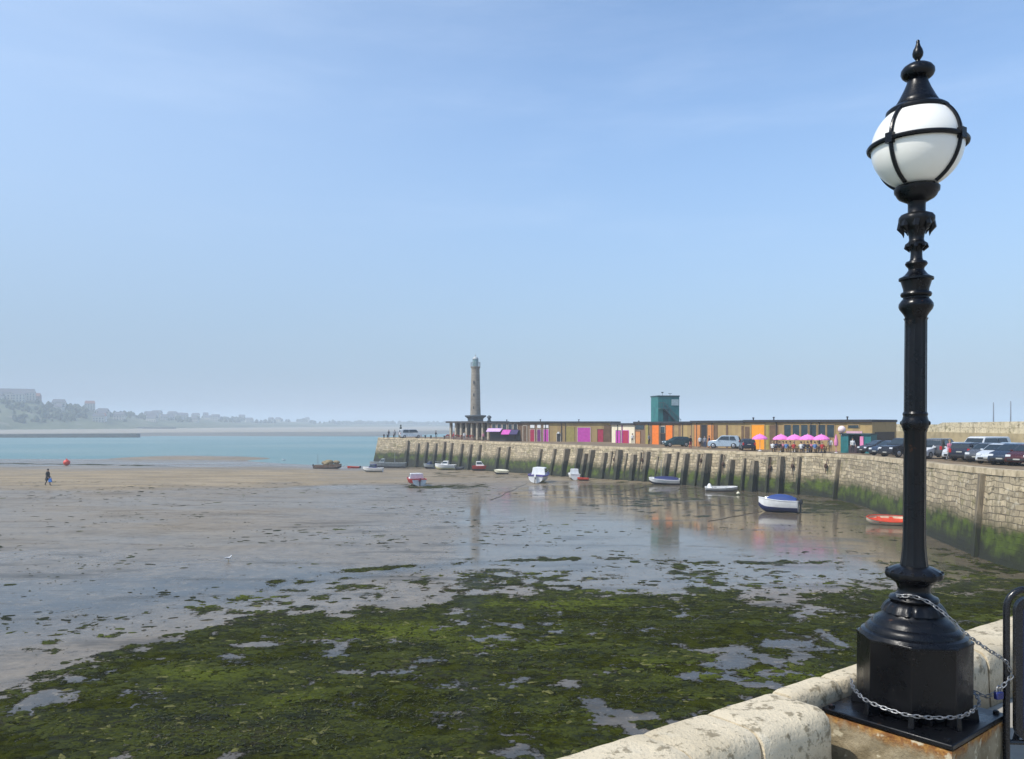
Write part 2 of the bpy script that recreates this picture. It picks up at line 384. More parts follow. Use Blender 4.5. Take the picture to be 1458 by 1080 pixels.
def build_fronds():
    n = 60000; D = 18*(46/18)**rng.random(n); X = (rng.uniform(-40, 1480, n)-CX)/F*D; wv = weedf(X, D); kp = (rng.random(n) < wv*.5*sst(.42, .62, fbm(X*.35, D*.6, 4, 141))); X = X[kp]; D = D[kp]; k = len(X); print('fronds', k)
    ph = rng.normal(0, .7, k); L = rng.uniform(.05, .20, k); w = rng.uniform(.006, .016, k); cv = rng.normal(0, .9, k); Z = mudz(X, D)+.02; V = np.zeros((k, 8, 3)); x = X.copy(); y = D.copy(); a = ph.copy()
    for j in range(4):
        ww = w*(1, 1.2, 1, .3)[j]; nx, ny = -np.sin(a)*ww, np.cos(a)*ww; zz = Z+rng.uniform(0, .045, k)
        V[:, 2*j] = np.stack([x+nx, y+ny, zz], -1); V[:, 2*j+1] = np.stack([x-nx, y-ny, zz+.004], -1); x = x+np.cos(a)*L/3; y = y+np.sin(a)*L/3; a = a+cv*.4
    fr = np.array([(0,1,3,2),(2,3,5,4),(4,5,7,6)]); Fs = (np.arange(k)[:, None, None]*8+fr[None]).reshape(-1, 4)
    me = bpy.data.meshes.new('fronds'); me.from_pydata(V.reshape(-1, 3).tolist(), [], Fs.tolist()); mi = np.repeat(rng.choice(3, k, p=[.45,.3,.25]), 3).astype(np.int32)
    for i, c in enumerate(((.050,.062,.005), (.020,.018,.010), (.085,.080,.018))): me.materials.append(pm('frond%d' % i, c, .5, .4, .8, 0, spec=.25))
    me.polygons.foreach_set('material_index', mi); me.update(); o = bpy.data.objects.new('seaweed_fronds', me); COL.objects.link(o); tag(o, 'thin tangled seaweed fronds strewn over the weed bed', 'seaweed', kind='stuff')
build_fronds()

# ------------------------------------------------------------------ sea
def build_sea():
    me = bpy.data.meshes.new('sea'); S = 6000
    ys = [-S, -200, 100, 160, 200, 260, 400, 700, 1500, 4000, S]; xs = [-S, -2500, -800, -300, -100, 0, 100, 300, 800, 2500, S]
    V = [(x, y, SEA) for y in ys for x in xs]; n = len(xs)
    me.from_pydata(V, [], [(j*n+i, j*n+i+1, (j+1)*n+i+1, (j+1)*n+i) for j in range(len(ys)-1) for i in range(n-1)])
    m, nt, b = newmat('sea_water'); me.materials.append(m)
    g = N(nt, 'ShaderNodeNewGeometry').outputs['Position']
    mp = N(nt, 'ShaderNodeMapping'); mp.inputs['Scale'].default_value = (.35, 1, 1); nt.links.new(g, mp.inputs[0])
    a = noise(nt, mp.outputs[0], .02, 4)
    c = mixc(nt, ramp(nt, a, .35, .65), (.09,.20,.20), (.155,.24,.225))
    fo = noise(nt, mp.outputs[0], .45, 6, .7)
    c = mixc(nt, ramp(nt, fo, .70, .76, 0, .6), c, (.65,.68,.66))
    nt.links.new(c, b.inputs['Base Color']); b.inputs['Roughness'].default_value = .35; b.inputs['IOR'].default_value = 1.33; b.inputs['Specular IOR Level'].default_value = .3
    h = mth(nt, 'ADD', noise(nt, mp.outputs[0], .6, 6), mth(nt, 'MULTIPLY', noise(nt, mp.outputs[0], 3, 4), .3))
    bump(nt, b, h, 1., .5)
    o = bpy.data.objects.new('sea', me); COL.objects.link(o); tag(o, kind='structure')
build_sea()

# ------------------------------------------------------------------ stone materials
def wallmat(name, moss=True, bw=.78, bh=.36, c1=(.55,.445,.28), c2=(.25,.20,.125), mossz=1.55, mortar=(.09,.07,.045)):
    m, nt, b = newmat(name)
    uv = N(nt, 'ShaderNodeUVMap').outputs[0]; g = N(nt, 'ShaderNodeNewGeometry').outputs['Position']
    nd = noise(nt, g, 1.3, 4); 
    dm = N(nt, 'ShaderNodeVectorMath', operation='MULTIPLY_ADD'); cb = N(nt, 'ShaderNodeTexNoise'); cb.inputs['Scale'].default_value = .9; nt.links.new(uv, cb.inputs['Vector'])
    nt.links.new(cb.outputs['Color'], dm.inputs[0]); dm.inputs[1].default_value = (.55, .34, 0); nt.links.new(uv, dm.inputs[2])
    br = N(nt, 'ShaderNodeTexBrick'); lw = N(nt, 'ShaderNodeTexNoise'); lw.inputs['Scale'].default_value = .22; lw.inputs['Detail'].default_value = 2; nt.links.new(uv, lw.inputs['Vector'])
    dm2 = N(nt, 'ShaderNodeVectorMath', operation='MULTIPLY_ADD'); nt.links.new(lw.outputs['Color'], dm2.inputs[0]); dm2.inputs[1].default_value = (1.6, .9, 0); nt.links.new(dm.outputs[0], dm2.inputs[2]); nt.links.new(dm2.outputs[0], br.inputs['Vector'])
    br.inputs['Scale'].default_value = 1; br.inputs['Brick Width'].default_value = bw; br.inputs['Row Height'].default_value = bh
    br.inputs['Mortar Size'].default_value = .030; br.inputs['Mortar Smooth'].default_value = .4; br.inputs['Bias'].default_value = 0
    br.inputs['Color1'].default_value = (*c1, 1); br.inputs['Color2'].default_value = (*c2, 1); br.inputs['Mortar'].default_value = (*mortar, 1)
    br.offset = .45; br.squash = 1.0
    nm = noise(nt, g, .5, 6, .65); ns = noise(nt, g, 4, 5, .7)
    c = mixc(nt, ramp(nt, nm, .3, .75, 0, .35), br.outputs[0], (.58,.50,.34))
    c = mixc(nt, ramp(nt, ns, .50, .70, 0, .85), c, (.13,.10,.055)); c = mixc(nt, ramp(nt, noise(nt, g, .8, 6, .7), .54, .66, 0, .7), c, (.16,.145,.05)); c = mixc(nt, ramp(nt, noise(nt, g, 1.7, 5, .7), .56, .68, 0, .8), c, (.10,.085,.05)); c = mixc(nt, ramp(nt, noise(nt, g, 2.3, 3), .58, .7, 0, .5), c, (.66,.60,.46))
    # vertical run-off stains
    mp = N(nt, 'ShaderNodeMapping'); mp.inputs['Scale'].default_value = (1.1, .12, 1); nt.links.new(uv, mp.inputs[0])
    st = noise(nt, mp.outputs[0], 1.3, 5, .6); c = mixc(nt, ramp(nt, st, .52, .72, 0, .6), c, (.17,.14,.085))
    rl = br.outputs['Fac']; rough = None
    if moss:
        z = N(nt, 'ShaderNodeSeparateXYZ'); nt.links.new(g, z.inputs[0]); zz = z.outputs[2]
        e = mth(nt, 'ADD', zz, mth(nt, 'MULTIPLY', mth(nt, 'SUBTRACT', noise(nt, g, .35, 5, .65), .5), 2.2))
        e2 = mth(nt, 'ADD', e, mth(nt, 'MULTIPLY', mth(nt, 'SUBTRACT', noise(nt, g, 2.5, 5), .5), .8))
        c = mixc(nt, ramp(nt, e2, mossz+1.1, mossz+.1, 0, .75), c, (.085,.075,.03))
        gm = mixc(nt, ramp(nt, noise(nt, g, 1.1, 5), .35, .65), (.070,.105,.005), (.020,.026,.006))
        c = mixc(nt, ramp(nt, e2, mossz+.35, mossz-.25), c, gm)
        c = mixc(nt, ramp(nt, e, .85, .05, 0, .92), c, (.014,.016,.009))
    nt.links.new(c, b.inputs['Base Color']); b.inputs['Roughness'].default_value = .85
    h = mth(nt, 'ADD', mth(nt, 'MULTIPLY', rl, -1.0), mth(nt, 'MULTIPLY', ns, .8)); bump(nt, b, h, .8, .05)
    return m
WALL = wallmat('harbour_stone')
def strip(name, P0, P1, S, mats, rows=1, flip=False):
    """ribbon between two point lists with metre UVs"""
    n = len(P0); V = []; UV = []
    for r in range(rows+1):
        t = r/rows
        for i in range(n):
            q = P0[i].lerp(P1[i], t); V.append(q); UV.append((S[i], q.z if abs(P0[i].z-P1[i].z) > .8 else t*(P0[i]-P1[i]).length))
    Fs = [(r*n+i, r*n+i+1, (r+1)*n+i+1, (r+1)*n+i) for r in range(rows) for i in range(n-1)]
    if flip: Fs = [f[::-1] for f in Fs]
    return V, UV, Fs
def uvmesh(name, strips, mats, parent=None):
    V = []; UV = []; Fs = []; mi = []
    for k, (v, u, f) in enumerate(strips):
        o = len(V); V += [tuple(x) for x in v]; UV += u; Fs += [tuple(o+i for i in q) for q in f]; mi += [min(k, len(mats)-1)]*len(f)
    me = bpy.data.meshes.new(name); me.from_pydata(V, [], Fs)
    for m in mats: me.materials.append(m)
    me.polygons.foreach_set('material_index', mi); ul = me.uv_layers.new(name='UVMap')
    for p in me.polygons:
        for li in p.loop_indices: ul.data[li].uv = UV[me.loops[li].vertex_index]
    bm = bmesh.new(); bm.from_mesh(me); bmesh.ops.recalc_face_normals(bm, faces=bm.faces); bm.to_mesh(me); bm.free()
    me.update(); o = bpy.data.objects.new(name, me); COL.objects.link(o)
    if parent: o.parent = parent
    return o
DECK = pm('quay_surface', (.225,.165,.10), .9, .3, .4, .2, c2=(.165,.125,.08), spec=.2)
COPM = pm('coping_stone', (.56,.46,.30), .85, .35, 1.5, .5, c2=(.30,.24,.145))
def build_arm():
    n = len(AP)
    WID = [np.interp(AS[i], [0, 5, 18, 40, 80, AS[-1]], [13, 14, 40, 40, 40, 44]) for i in range(n)]
    root = thing('harbour_wall', (AP[40].x, AP[40].y, 0), 0, 'long pale stone harbour arm with green weed along its foot', 'harbour wall')
    inv = Vector(root.location)
    top = [p-inv for p in AP]; foot = [AP[i]+AN[i]*AB[i]*1.6+Vector((0, 0, -3-AP[i].z))-inv for i in range(n)]
    tp = [t+Vector((0, 0, -.34)) for t in top]
    # left end face (battered) of the tip
    uvmesh('stone_face', [strip('', tp, foot, AS, None, 6)], [WALL], root)
    back = [AP[i]-AN[i]*WID[i]-inv for i in range(n)]; bfoot = [b+Vector((0, 0, -3-b.z)) for b in back]
    uvmesh('outer_face', [strip('', back, bfoot, AS, None, 2)], [WALL], root)
    e0 = [tp[0].lerp(back[0], k/6) for k in range(7)]
    e1 = [foot[0].lerp(bfoot[0]+Vector((-2.0, 0, 0)), k/6) for k in range(7)]
    uvmesh('end_face', [strip('', e0, e1, [k*3. for k in range(7)], None, 3)], [WALL], root)
    # coping stones
    mb = MB(); s = 0.
    i = 0
    while i < n-1:
        a, b = top[i], top[i+1]; L = (b-a).length; d = (b-a).normalized(); nn = AN[i]
        jit = random.uniform(-.03, .03)
        for k in range(1):
            p0 = a+d*.02; p1 = b-d*.02; w0 = -.75; w1 = .05+jit; z0 = -.34; z1 = random.uniform(.0, .05)
            vs = [p0+nn*w1+Vector((0,0,z0)), p1+nn*w1+Vector((0,0,z0)), p1+nn*w0+Vector((0,0,z0)), p0+nn*w0+Vector((0,0,z0)),
                  p0+nn*(w1-.03)+Vector((0,0,z1)), p1+nn*(w1-.03)+Vector((0,0,z1)), p1+nn*w0+Vector((0,0,z1)), p0+nn*w0+Vector((0,0,z1))]
            mb.add(vs, [(0,3,2,1),(4,5,6,7),(0,1,5,4),(1,2,6,5),(2,3,7,6),(3,0,4,7)])
        i += 1
    mb.obj('coping', COPM, root, False)
    # deck (structure)
    d0 = [AP[i]-AN[i]*.6+Vector((0,0,-.03)) for i in range(n)]; d1 = [AP[i]-AN[i]*WID[i] for i in range(n)]
    o = uvmesh('quay_deck', [strip('', d0, d1, AS, None, 4)], [DECK]); tag(o, kind='structure')
    # fender timbers
    TIM, nt, b = newmat('fender_timber_wood'); g = N(nt, 'ShaderNodeNewGeometry').outputs['Position']; z = N(nt, 'ShaderNodeSeparateXYZ'); nt.links.new(g, z.inputs[0])
    mp = N(nt, 'ShaderNodeMapping'); mp.inputs['Scale'].default_value = (3, 3, .35); nt.links.new(g, mp.inputs[0]); a_ = noise(nt, mp.outputs[0], 2.2, 6, .65)
    c = mixc(nt, ramp(nt, a_, .35, .7), (.27,.22,.145), (.11,.09,.06)); e = mth(nt, 'ADD', z.outputs[2], mth(nt, 'MULTIPLY', mth(nt, 'SUBTRACT', noise(nt, g, .9, 6, .7), .5), 3.2))
    c = mixc(nt, ramp(nt, e, 2.9, 1.5), c, mixc(nt, ramp(nt, a_, .4, .6), (.030,.038,.012), (.018,.018,.012))); nt.links.new(c, b.inputs['Base Color']); b.inputs['Roughness'].default_value = .85; bump(nt, b, a_, .8, .03)
    TLOW = pm('fender_weed', (.022,.026,.014), .7, .3, 3, .5)
    thin = [873,894,914,939,967,997,1029,1062,1096,1140,1197]
    posts = thin+[582,597,609.6,622,635,645.6,660.5,673,686,712.6,727,772.6,792.6,812,830,838.5,847,865,885,906,925,955,981.5,1012.6,1045.5,1078,1115,1402]
    desc = {582:'leftmost upright fender timber on the harbour arm near its seaward tip', 1402:'lone pale fender timber on the near stone wall right of the lamp post', 1115:'last fender timber before the bare stone bend in the arm', 712.6:'fender timber behind the beached white dinghy, between the red boat and awning'}
    for k, px in enumerate(posts):
        p, nn, bt, s = arm_at(px); t = Vector((-nn.y, nn.x, 0)); w = .62 if px < 800 else .48 if px < 1300 else .36; w *= random.uniform(.8, 1.2)
        w = .26 if px in thin else w
        dep = .4 if px in thin else .55 if px < 800 else random.uniform(.75, 1.05) if px < 1300 else .32; topz = p.z-.35-random.uniform(0, .3)+(.25 if px > 1300 else 0)
        f = p+nn*(min(bt, .75)*1.6*(p.z+.7)/(p.z+3)); mb = MB(); topz -= random.choice([0,0,.25,.5])*(px < 1300)
        if px > 1300: f = p+nn*.3
        def ring(c, z, w2, d2): return [Vector((c.x, c.y, 0))+t*(-w2/2)+nn*.0+Vector((0,0,z)), Vector((c.x, c.y, 0))+t*(w2/2)+Vector((0,0,z)), Vector((c.x, c.y, 0))+t*(w2/2)+nn*d2+Vector((0,0,z)), Vector((c.x, c.y, 0))+t*(-w2/2)+nn*d2+Vector((0,0,z))]
        zs = [topz, topz-.02, 1.9+random.uniform(-.3,.3), -2.2]
        zb = -2.2
        vs = []
        for zi, z in enumerate(zs):
            kk = (topz-z)/(topz-zb); c = p.lerp(Vector((p.x, p.y, 0))+(f-Vector((p.x, p.y, 0)))*1.25 if 0 else f, kk)
            vs += ring(c, z, w*(.9 if zi == 0 else 1+.1*kk), dep+.25*kk)
        base = Vector((p.x, p.y, 0)); vs = [q-base for q in vs]
        mb.add(vs[0:12], [(0,1,2,3)]+[(r*4+i, r*4+(i+1) % 4, (r+1)*4+(i+1) % 4, (r+1)*4+i) for r in range(2) for i in range(4)], 0)
        mb.add(vs[8:16], [(i, (i+1) % 4, 4+(i+1) % 4, 4+i) for i in range(4)]+[(7,6,5,4)], 1)
        o = mb.obj('fender_post', [TIM, TIM], None, False, .03); o.location = base
        tag(o, desc.get(px, 'weathered upright timber fender post standing against the stone harbour arm'), 'post', 'fender posts along the harbour arm')
        if px in desc: del o['group']
    # rusty mooring chains hanging between timbers
    RUST = pm('rust', (.09,.05,.03), .9, .4, 8, .3)
    for px in (878,918,1002,1033,1099,1131,1180):
        p, nn, bt, s = arm_at(px); mb = MB(); L = random.uniform(1.6, 2.6)
        q = [nn*(.18+bt*.55*k/6)+Vector((0,0,-.5-L*k/6)) for k in range(7)]
        mb.tube(q, .05, 5); mb.ell((q[3].x+nn.x*.05, q[3].y+nn.y*.05, q[3].z), (.2,.2,.28), 8, 5)
        o = mb.obj('mooring_fitting', RUST, None); o.location = p
        tag(o, 'rusty iron mooring ring and chain hanging on the stone arm between timbers', 'mooring ring', 'rusty mooring rings on the arm')
build_arm()

# promenade where the photographer stands
A0 = Vector((.5165, 3.236, 0)); AD = Vector((.813, .582, 0)).normalized(); AI = Vector((AD.y, -AD.x, 0))   # AI points inland
GZ = 6.45
PAV = pm('paving_stone', (.42,.39,.33), .9, .3, 2.5, .3, c2=(.30,.275,.225))
def build_prom():
    a = A0-AD*30+AI*.1; b = A0+AD*43.6+AI*.1
    mb = MB(); 
    poly = [a, b, Vector((36, 28.6, 0)), Vector((60, 25, 0)), Vector((60, -60, 0)), Vector((-30, -60, 0))]
    mb.add([(p.x, p.y, GZ) for p in poly], [tuple(range(6))])
    # slabs
    o = mb.obj('promenade', PAV, None, False); tag(o, kind='structure')
    nt = PAV.node_tree
    q = [A0+AD*(-30+k*4) for k in range(20)]; S = [k*4. for k in range(20)]
    o = uvmesh('sea_wall_face', [strip('', [Vector((p.x, p.y, GZ+.02))+AI*.03 for p in q], [Vector((p.x, p.y, -3)) for p in q], S, None, 5)], [WALL])
    o.name = 'sea_wall'; tag(o, 'stone sea wall dropping from the promenade to the mud', 'sea wall')
build_prom()

# ------------------------------------------------------------------ parapet of rounded coping blocks
def cop_mat():
    m, nt, b = newmat('coping_limestone'); g = N(nt, 'ShaderNodeNewGeometry').outputs['Position']
    n1 = noise(nt, g, 2.2, 5); n2 = noise(nt, g, 14, 6, .65); n3 = noise(nt, g, 60, 4, .7)
    c = mixc(nt, ramp(nt, n1, .35, .65), (.66,.56,.39), (.54,.45,.30))
    c = mixc(nt, ramp(nt, n2, .54, .63, 0, .8), c, (.19,.15,.085))
    c = mixc(nt, ramp(nt, n3, .58, .70, 0, .8), c, (.13,.11,.07))
    c = mixc(nt, ramp(nt, noise(nt, g, 5, 4), .6, .72, 0, .5), c, (.70,.63,.48))
    z = N(nt, 'ShaderNodeSeparateXYZ'); nt.links.new(g, z.inputs[0])
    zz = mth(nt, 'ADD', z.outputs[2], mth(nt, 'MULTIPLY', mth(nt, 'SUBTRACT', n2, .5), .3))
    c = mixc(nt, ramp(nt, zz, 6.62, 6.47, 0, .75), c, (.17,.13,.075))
    nt.links.new(c, b.inputs['Base Color']); b.inputs['Roughness'].default_value = .85
    bump(nt, b, mth(nt, 'ADD', n2, mth(nt, 'MULTIPLY', n3, .6)), .9, .012); return m
COPL = cop_mat()
MORT = pm('rusty_mortar', (.20,.15,.08), .95, .4, 14, .8, c2=(.38,.20,.06))
TZ = 6.75
def s_px(px):
    t = (px-CX)/F; return (t*A0.y-A0.x)/(AD.x-t*AD.y)
def build_parapet():
    root = thing('parapet', (A0.x, A0.y, GZ), 0, 'low pale stone parapet with rounded coping running behind the lamp post', 'parapet'); inv = Vector((A0.x, A0.y, GZ))
    sj = [s_px(910)-.62*k for k in range(14, 0, -1)]+[s_px(910), s_px(1002), s_px(1097), 1.235, 1.73]
    s = 2.35; 
    while s < 42: sj.append(s); s += random.uniform(.75, .95)
    prof0 = [(0,-.3),(0,.275),(.006,.290),(.020,.299),(.10,.302),(.18,.302),(.245,.300),(.282,.288),(.304,.266),(.315,.225),(.319,.12),(.32,0.0)]
    for k in range(len(sj)-1):
        a, b = sj[k]+.006, sj[k+1]-.006; near = -2 < a < 8
        narrow = s_px(1097)-.01 < a < 1.70
        nseg = max(2, int((b-a)/.03)) if near else 3; nseg = min(nseg, 60)
        wsc = random.uniform(.97, 1.03); dz = random.uniform(-.006, .006)
        V = []; m = len(prof0)
        for i in range(nseg+1):
            t = i/nseg; s = a+(b-a)*t; e = min(i, nseg-i)
            sh = (.005 if e == 0 else .0015 if e == 1 else 0)
            for j, (u, z) in enumerate(prof0):
                if narrow: u = min(u*.42, .135); z = z
                u = u*wsc; zz = z+dz
                if near and j > 0:
                    q = (float(fbm(s*9, u*14+zz*11, 4, 5+k))-.5)*.013-.02*max(0, float(fbm(s*6+3, u*9+zz*8, 4, 33+k))-.66)
                    zz += q; u += q*.6
                    if 0 < j < m-1: zz -= sh; u += (-sh if j > 6 else sh if j < 4 else 0)
                V.append(A0+AD*s+AI*u+Vector((0,0,GZ+zz))-inv)
        Fc = [(i*m+j, i*m+j+1, (i+1)*m+j+1, (i+1)*m+j) for i in range(nseg) for j in range(m-1)]
        Fc += [tuple(range(m)), tuple(nseg*m+j for j in range(m))[::-1]]
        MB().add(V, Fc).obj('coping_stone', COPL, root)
    mb = MB()   # mortar core just inside the blocks
    for (a, b, wd) in ((sj[0], s_px(1097)-.02, .312), (1.74, 42, .312)):
        P_ = [(0.012,-.1),(0.012,.25),(.04,.280),(.2,.282),(.25,.255),(wd-.045,.19),(wd-.04,0)]
        V = [A0+AD*s+AI*u+Vector((0,0,GZ+z))-inv for s in (a, b) for u, z in P_]; n = len(P_)
        mb.add(V, [(j, j+1, n+j+1, n+j) for j in range(n-1)]+[tuple(range(n)), tuple(range(n, 2*n))[::-1]])
    mb.obj('mortar', pm('old_mortar', (.13,.10,.06), .95, .4, 14, .8), root)
build_parapet()

# ------------------------------------------------------------------ plinth under the lamp
LX, LY = 1.843, 3.66; PROT = R(39.0)
def rust_stone():
    m, nt, b = newmat('rust_stained_stone'); g = N(nt, 'ShaderNodeNewGeometry').outputs['Position']
    z = N(nt, 'ShaderNodeSeparateXYZ'); nt.links.new(g, z.inputs[0])
    n1 = noise(nt, g, 9, 6, .65); n2 = noise(nt, g, 30, 5, .7)
    c = mixc(nt, ramp(nt, n1, .35, .65), (.33,.27,.17), (.20,.155,.085))
    zz = mth(nt, 'ADD', z.outputs[2], mth(nt, 'MULTIPLY', mth(nt, 'SUBTRACT', n1, .5), .16))
    c = mixc(nt, ramp(nt, zz, 6.60, 6.66), c, mixc(nt, ramp(nt, n2, .35, .6), (.42,.21,.045), (.22,.085,.02)))
    c = mixc(nt, ramp(nt, noise(nt, g, 16, 4), .60, .68, 0, .9), c, (.55,.48,.33))
    nt.links.new(c, b.inputs['Base Color']); b.inputs['Roughness'].default_value = .9
    bump(nt, b, mth(nt, 'ADD', n1, n2), .9, .012); return m
IRON = None
def iron(name='black_gloss_iron'):
    m, nt, b = newmat(name); g = N(nt, 'ShaderNodeTexCoord').outputs['Object']
    n1 = noise(nt, g, 7, 6, .65); n2 = noise(nt, g, 45, 4, .6)
    c = mixc(nt, ramp(nt, n1, .4, .75, 0, .8), (.003,.0035,.005), (.008,.0085,.010))
    c = mixc(nt, ramp(nt, n2, .64, .76, 0, .5), c, (.06,.05,.038))
    c = mixc(nt, ramp(nt, noise(nt, g, 13, 6, .7), .66, .71, 0, .85), c, (.075,.032,.014))
    nt.links.new(c, b.inputs['Base Color'])
    nt.links.new(ramp(nt, n1, .3, .7, .20, .42), b.inputs['Roughness']); b.inputs['Specular IOR Level'].default_value = .28
    bump(nt, b, mth(nt, 'ADD', n2, mth(nt, 'MULTIPLY', n1, 2.)), .25, .004); return m
IRON = iron()
def build_plinth():
    root = thing('lamp_plinth', (LX, LY, GZ), PROT, 'square rust-stained stone plinth under the lamp post, topped by an iron plate', 'plinth')
    # gridded, chipped block
    n = 22; h = .285; H0 = .205; mb = MB()
    def face(o, ux, uy, nrm, nx, ny):
        V = []
        for j in range(ny+1):
            for i in range(nx+1):
                p = Vector(o)+Vector(ux)*(i/nx)+Vector(uy)*(j/ny); e = min(i, nx-i, j, ny-j)
                q = (float(fbm(p.x*16+nrm[0]*5+3, p.z*16+p.y*16, 3, 3))-.5)*.02
                if 0 < i < nx and 0 < j < ny: p += Vector(nrm)*q
                V.append(p)
        mb.add(V, [(j*(nx+1)+i, j*(nx+1)+i+1, (j+1)*(nx+1)+i+1, (j+1)*(nx+1)+i) for j in range(ny) for i in range(nx)])
    face((-h,-h,-.02),(2*h,0,0),(0,0,H0+.02),(0,-1,0),n,9); face((h,-h,-.02),(0,2*h,0),(0,0,H0+.02),(1,0,0),n,9)
    face((h,h,-.02),(-2*h,0,0),(0,0,H0+.02),(0,1,0),n,9); face((-h,h,-.02),(0,-2*h,0),(0,0,H0+.02),(-1,0,0),n,9)
    face((-h,-h,H0),(2*h,0,0),(0,2*h,0),(0,0,1),n,n)
    mb.obj('stone_block', rust_stone(), root)
    pl = MB().box((0,0,H0+.017),(.575,.575,.022)).obj('iron_plate', iron('dusty_iron_plate'), root, True, .005)
    pm2 = pl.data.materials[0]
    for sx in (-1,1):
        for sy in (-1,1): MB().lathe([(.013,0),(.013,.012),(.006,.016)], 6, (sx*.255, sy*.255, H0+.028)).obj('bolt', IRON, root)
build_plinth()

# ------------------------------------------------------------------ lamp post
def build_lamp():
    sp = LY/F; z0 = GZ+.205+.028
    root = thing('street_lamp', (LX, LY, z0), 0, 'tall ornate black iron lamp post with white globe on the plinth', 'lamp post')
    root.rotation_euler = (0, R(.42), 0)
    def Z(y): return CZ-(y-HY)*sp-z0
    KR = .893
    def prof(l): return [(r*sp*KR, Z(y)) for r, y in l]
    obj = lambda mb, n, m=IRON, par=root, **k: mb.obj(n, m, par, **k)
    # octagonal pedestal
    A = 22.5*math.pi/180+PROT; mb = MB(); Ro = .2405
    ztop = Z(903); zb = .055
    mb.lathe([(Ro*.99, zb), (Ro*1.0, zb+.012), (Ro, ztop-.016), (Ro*1.012, ztop-.012), (Ro*1.012, ztop-.004), (Ro*.985, ztop), (Ro*.6, ztop+.002)], 8, (0,0,0), 0, A)
    for k in range(8):
        a = A+k*math.pi/4; mb.box((Ro*.95*math.cos(a), Ro*.95*math.sin(a), .0275), (.07,.028,.056), 0, a, .8)
    mb.box((0,0,.028), (.30,.30,.054), 0, PROT)
    obj(mb, 'pedestal', bev=.003)
    # bell with leaf mouldings
    leaf = lambda a, z: 1+.035*abs(math.cos(6*a))
    mb = MB()
    mb.lathe(prof([(80,904),(77,899),(71,897),(70,893),(66,889),(62,887.5),(60,884),(57,880),(50,877),(46,873.5),(44,870)]), 48)
    mb.lathe(prof([(44,870),(43,868),(40,862),(36,857.5),(33,856)]), 60, rf=lambda a, z: 1+.11*abs(math.sin(9*a))**.7)
    mb.lathe(prof([(33,856),(36,854),(37,851.5),(35,848.5),(29,846.5),(25,843),(23.5,838),(26,831),(33,826),(36,823)]), 48)
    for k in range(18): a = k*math.pi/9; mb.ell((40.5*sp*KR*math.cos(a), 40.5*sp*KR*math.sin(a), Z(866)), (.009,.009,.011), 8, 5)
    obj(mb, 'bell_base')
    mb = MB()
    mb.lathe(prof([(36,824),(40,822),(42.5,818),(42,814),(37,810),(29,806.5),(22,805)]), 60, rf=lambda a, z: 1+.02*math.cos(15*a))
    for k in range(15):
        a = k*2*math.pi/15; mb.ell((39*sp*KR*math.cos(a), 39*sp*KR*math.sin(a), Z(812.5)), (.010,.010,.008), 8, 5)
    obj(mb, 'disc_collar')
    flu = lambda a, z: 1-.06*(abs(math.sin(6*a)))
    mb = MB()
    mb.lathe(prof([(21,807),(20,800),(18.5,790),(17.2,775),(16.8,760),(16.6,700),(16.4,615),(18.5,611)]), 72, rf=flu)
    mb.lathe(prof([(16.4,612),(19,609),(20.5,604),(20.5,600),(18.5,596),(17.5,592),(18.5,589),(17,586)]), 36)
    for k in range(6):
        a = k*math.pi/3+.4; mb.ell((19.5*sp*KR*math.cos(a), 19.5*sp*KR*math.sin(a), Z(602)), (.009,.009,.011), 8, 5)
    mb.lathe(prof([(16.6,587),(16.5,540),(16.4,470),(16.3,456),(18,453)]), 72, rf=flu)
    obj(mb, 'shaft')
    mb = MB()
    mb.lathe(prof([(15.5,455),(16.5,450),(19,446),(24,440),(25.5,436),(25,432),(22,428),(19,425),(19,423),(22,421.5),(23,419),(22,416.5),(18.8,415),(19,411),(21,405),(22.5,400),(25.5,398.5),(25.5,395.5),(21,393.5),(17,391),(13.5,387),(11.5,384),(12,381),(15,378),(16.5,375.5),(15,372.5),(10.5,371),(9,368),(8.5,360),(9.5,354),(12,351),(15.5,349),(15.5,346.5),(12,344),(10.8,341),(11.5,335),(13,331),(14,328)]), 48)
    mb.lathe(prof([(14,328),(18,325),(23,320),(26,314),(26,310),(23,306),(18,304),(14,303)]), 48, rf=lambda a, z: 1+.045*abs(math.cos(4*a)))
    mb.lathe(prof([(14,304),(13,301),(13,290),(15,287)]), 32)
    # hanging leaf tips
    for (r, y, L, nl) in ((20,316,20,8),(12.5,348,10,8)):
        for k in range(nl):
            a = k*2*math.pi/nl+.3; c, s_ = math.cos(a), math.sin(a); L2 = L*(.8+.25*(k % 2))
            ptsl = [(r*sp*KR*c, r*sp*KR*s_, Z(y)), ((r+1)*sp*c, (r+1)*sp*s_, Z(y+L2*.4)), ((r-3)*sp*c, (r-3)*sp*s_, Z(y+L2*.75)), ((r-3.5)*sp*c, (r-3.5)*sp*s_, Z(y+L2))]
            mb.tube(ptsl, [.016*L/20+.004, .012*L/20+.003, .006, .001], 6)
    obj(mb, 'upper_column')
    mb = MB()
    mb.lathe(prof([(14,288),(20,285),(26,282),(29,279),(31,275),(33,273),(33.5,268),(31,265),(20,263)]), 48)
    obj(mb, 'globe_cup')
    # globe
    gy = 208.0; gr = 60.5*sp
    mg, nt, b = newmat('opal_glass'); b.inputs['Base Color'].default_value = (.83,.83,.79,1); b.inputs['Roughness'].default_value = .22
    b.inputs['Subsurface Weight'].default_value = .25; b.inputs['Subsurface Radius'].default_value = (.1,.1,.09); b.inputs['Subsurface Scale'].default_value = .5
    tcg = N(nt, 'ShaderNodeTexCoord'); nn = noise(nt, tcg.outputs['Object'], 4, 5)
    nt.links.new(mixc(nt, ramp(nt, nn, .45, .75, 0, .5), (.84,.82,.75), (.72,.69,.60)), b.inputs['Base Color'])
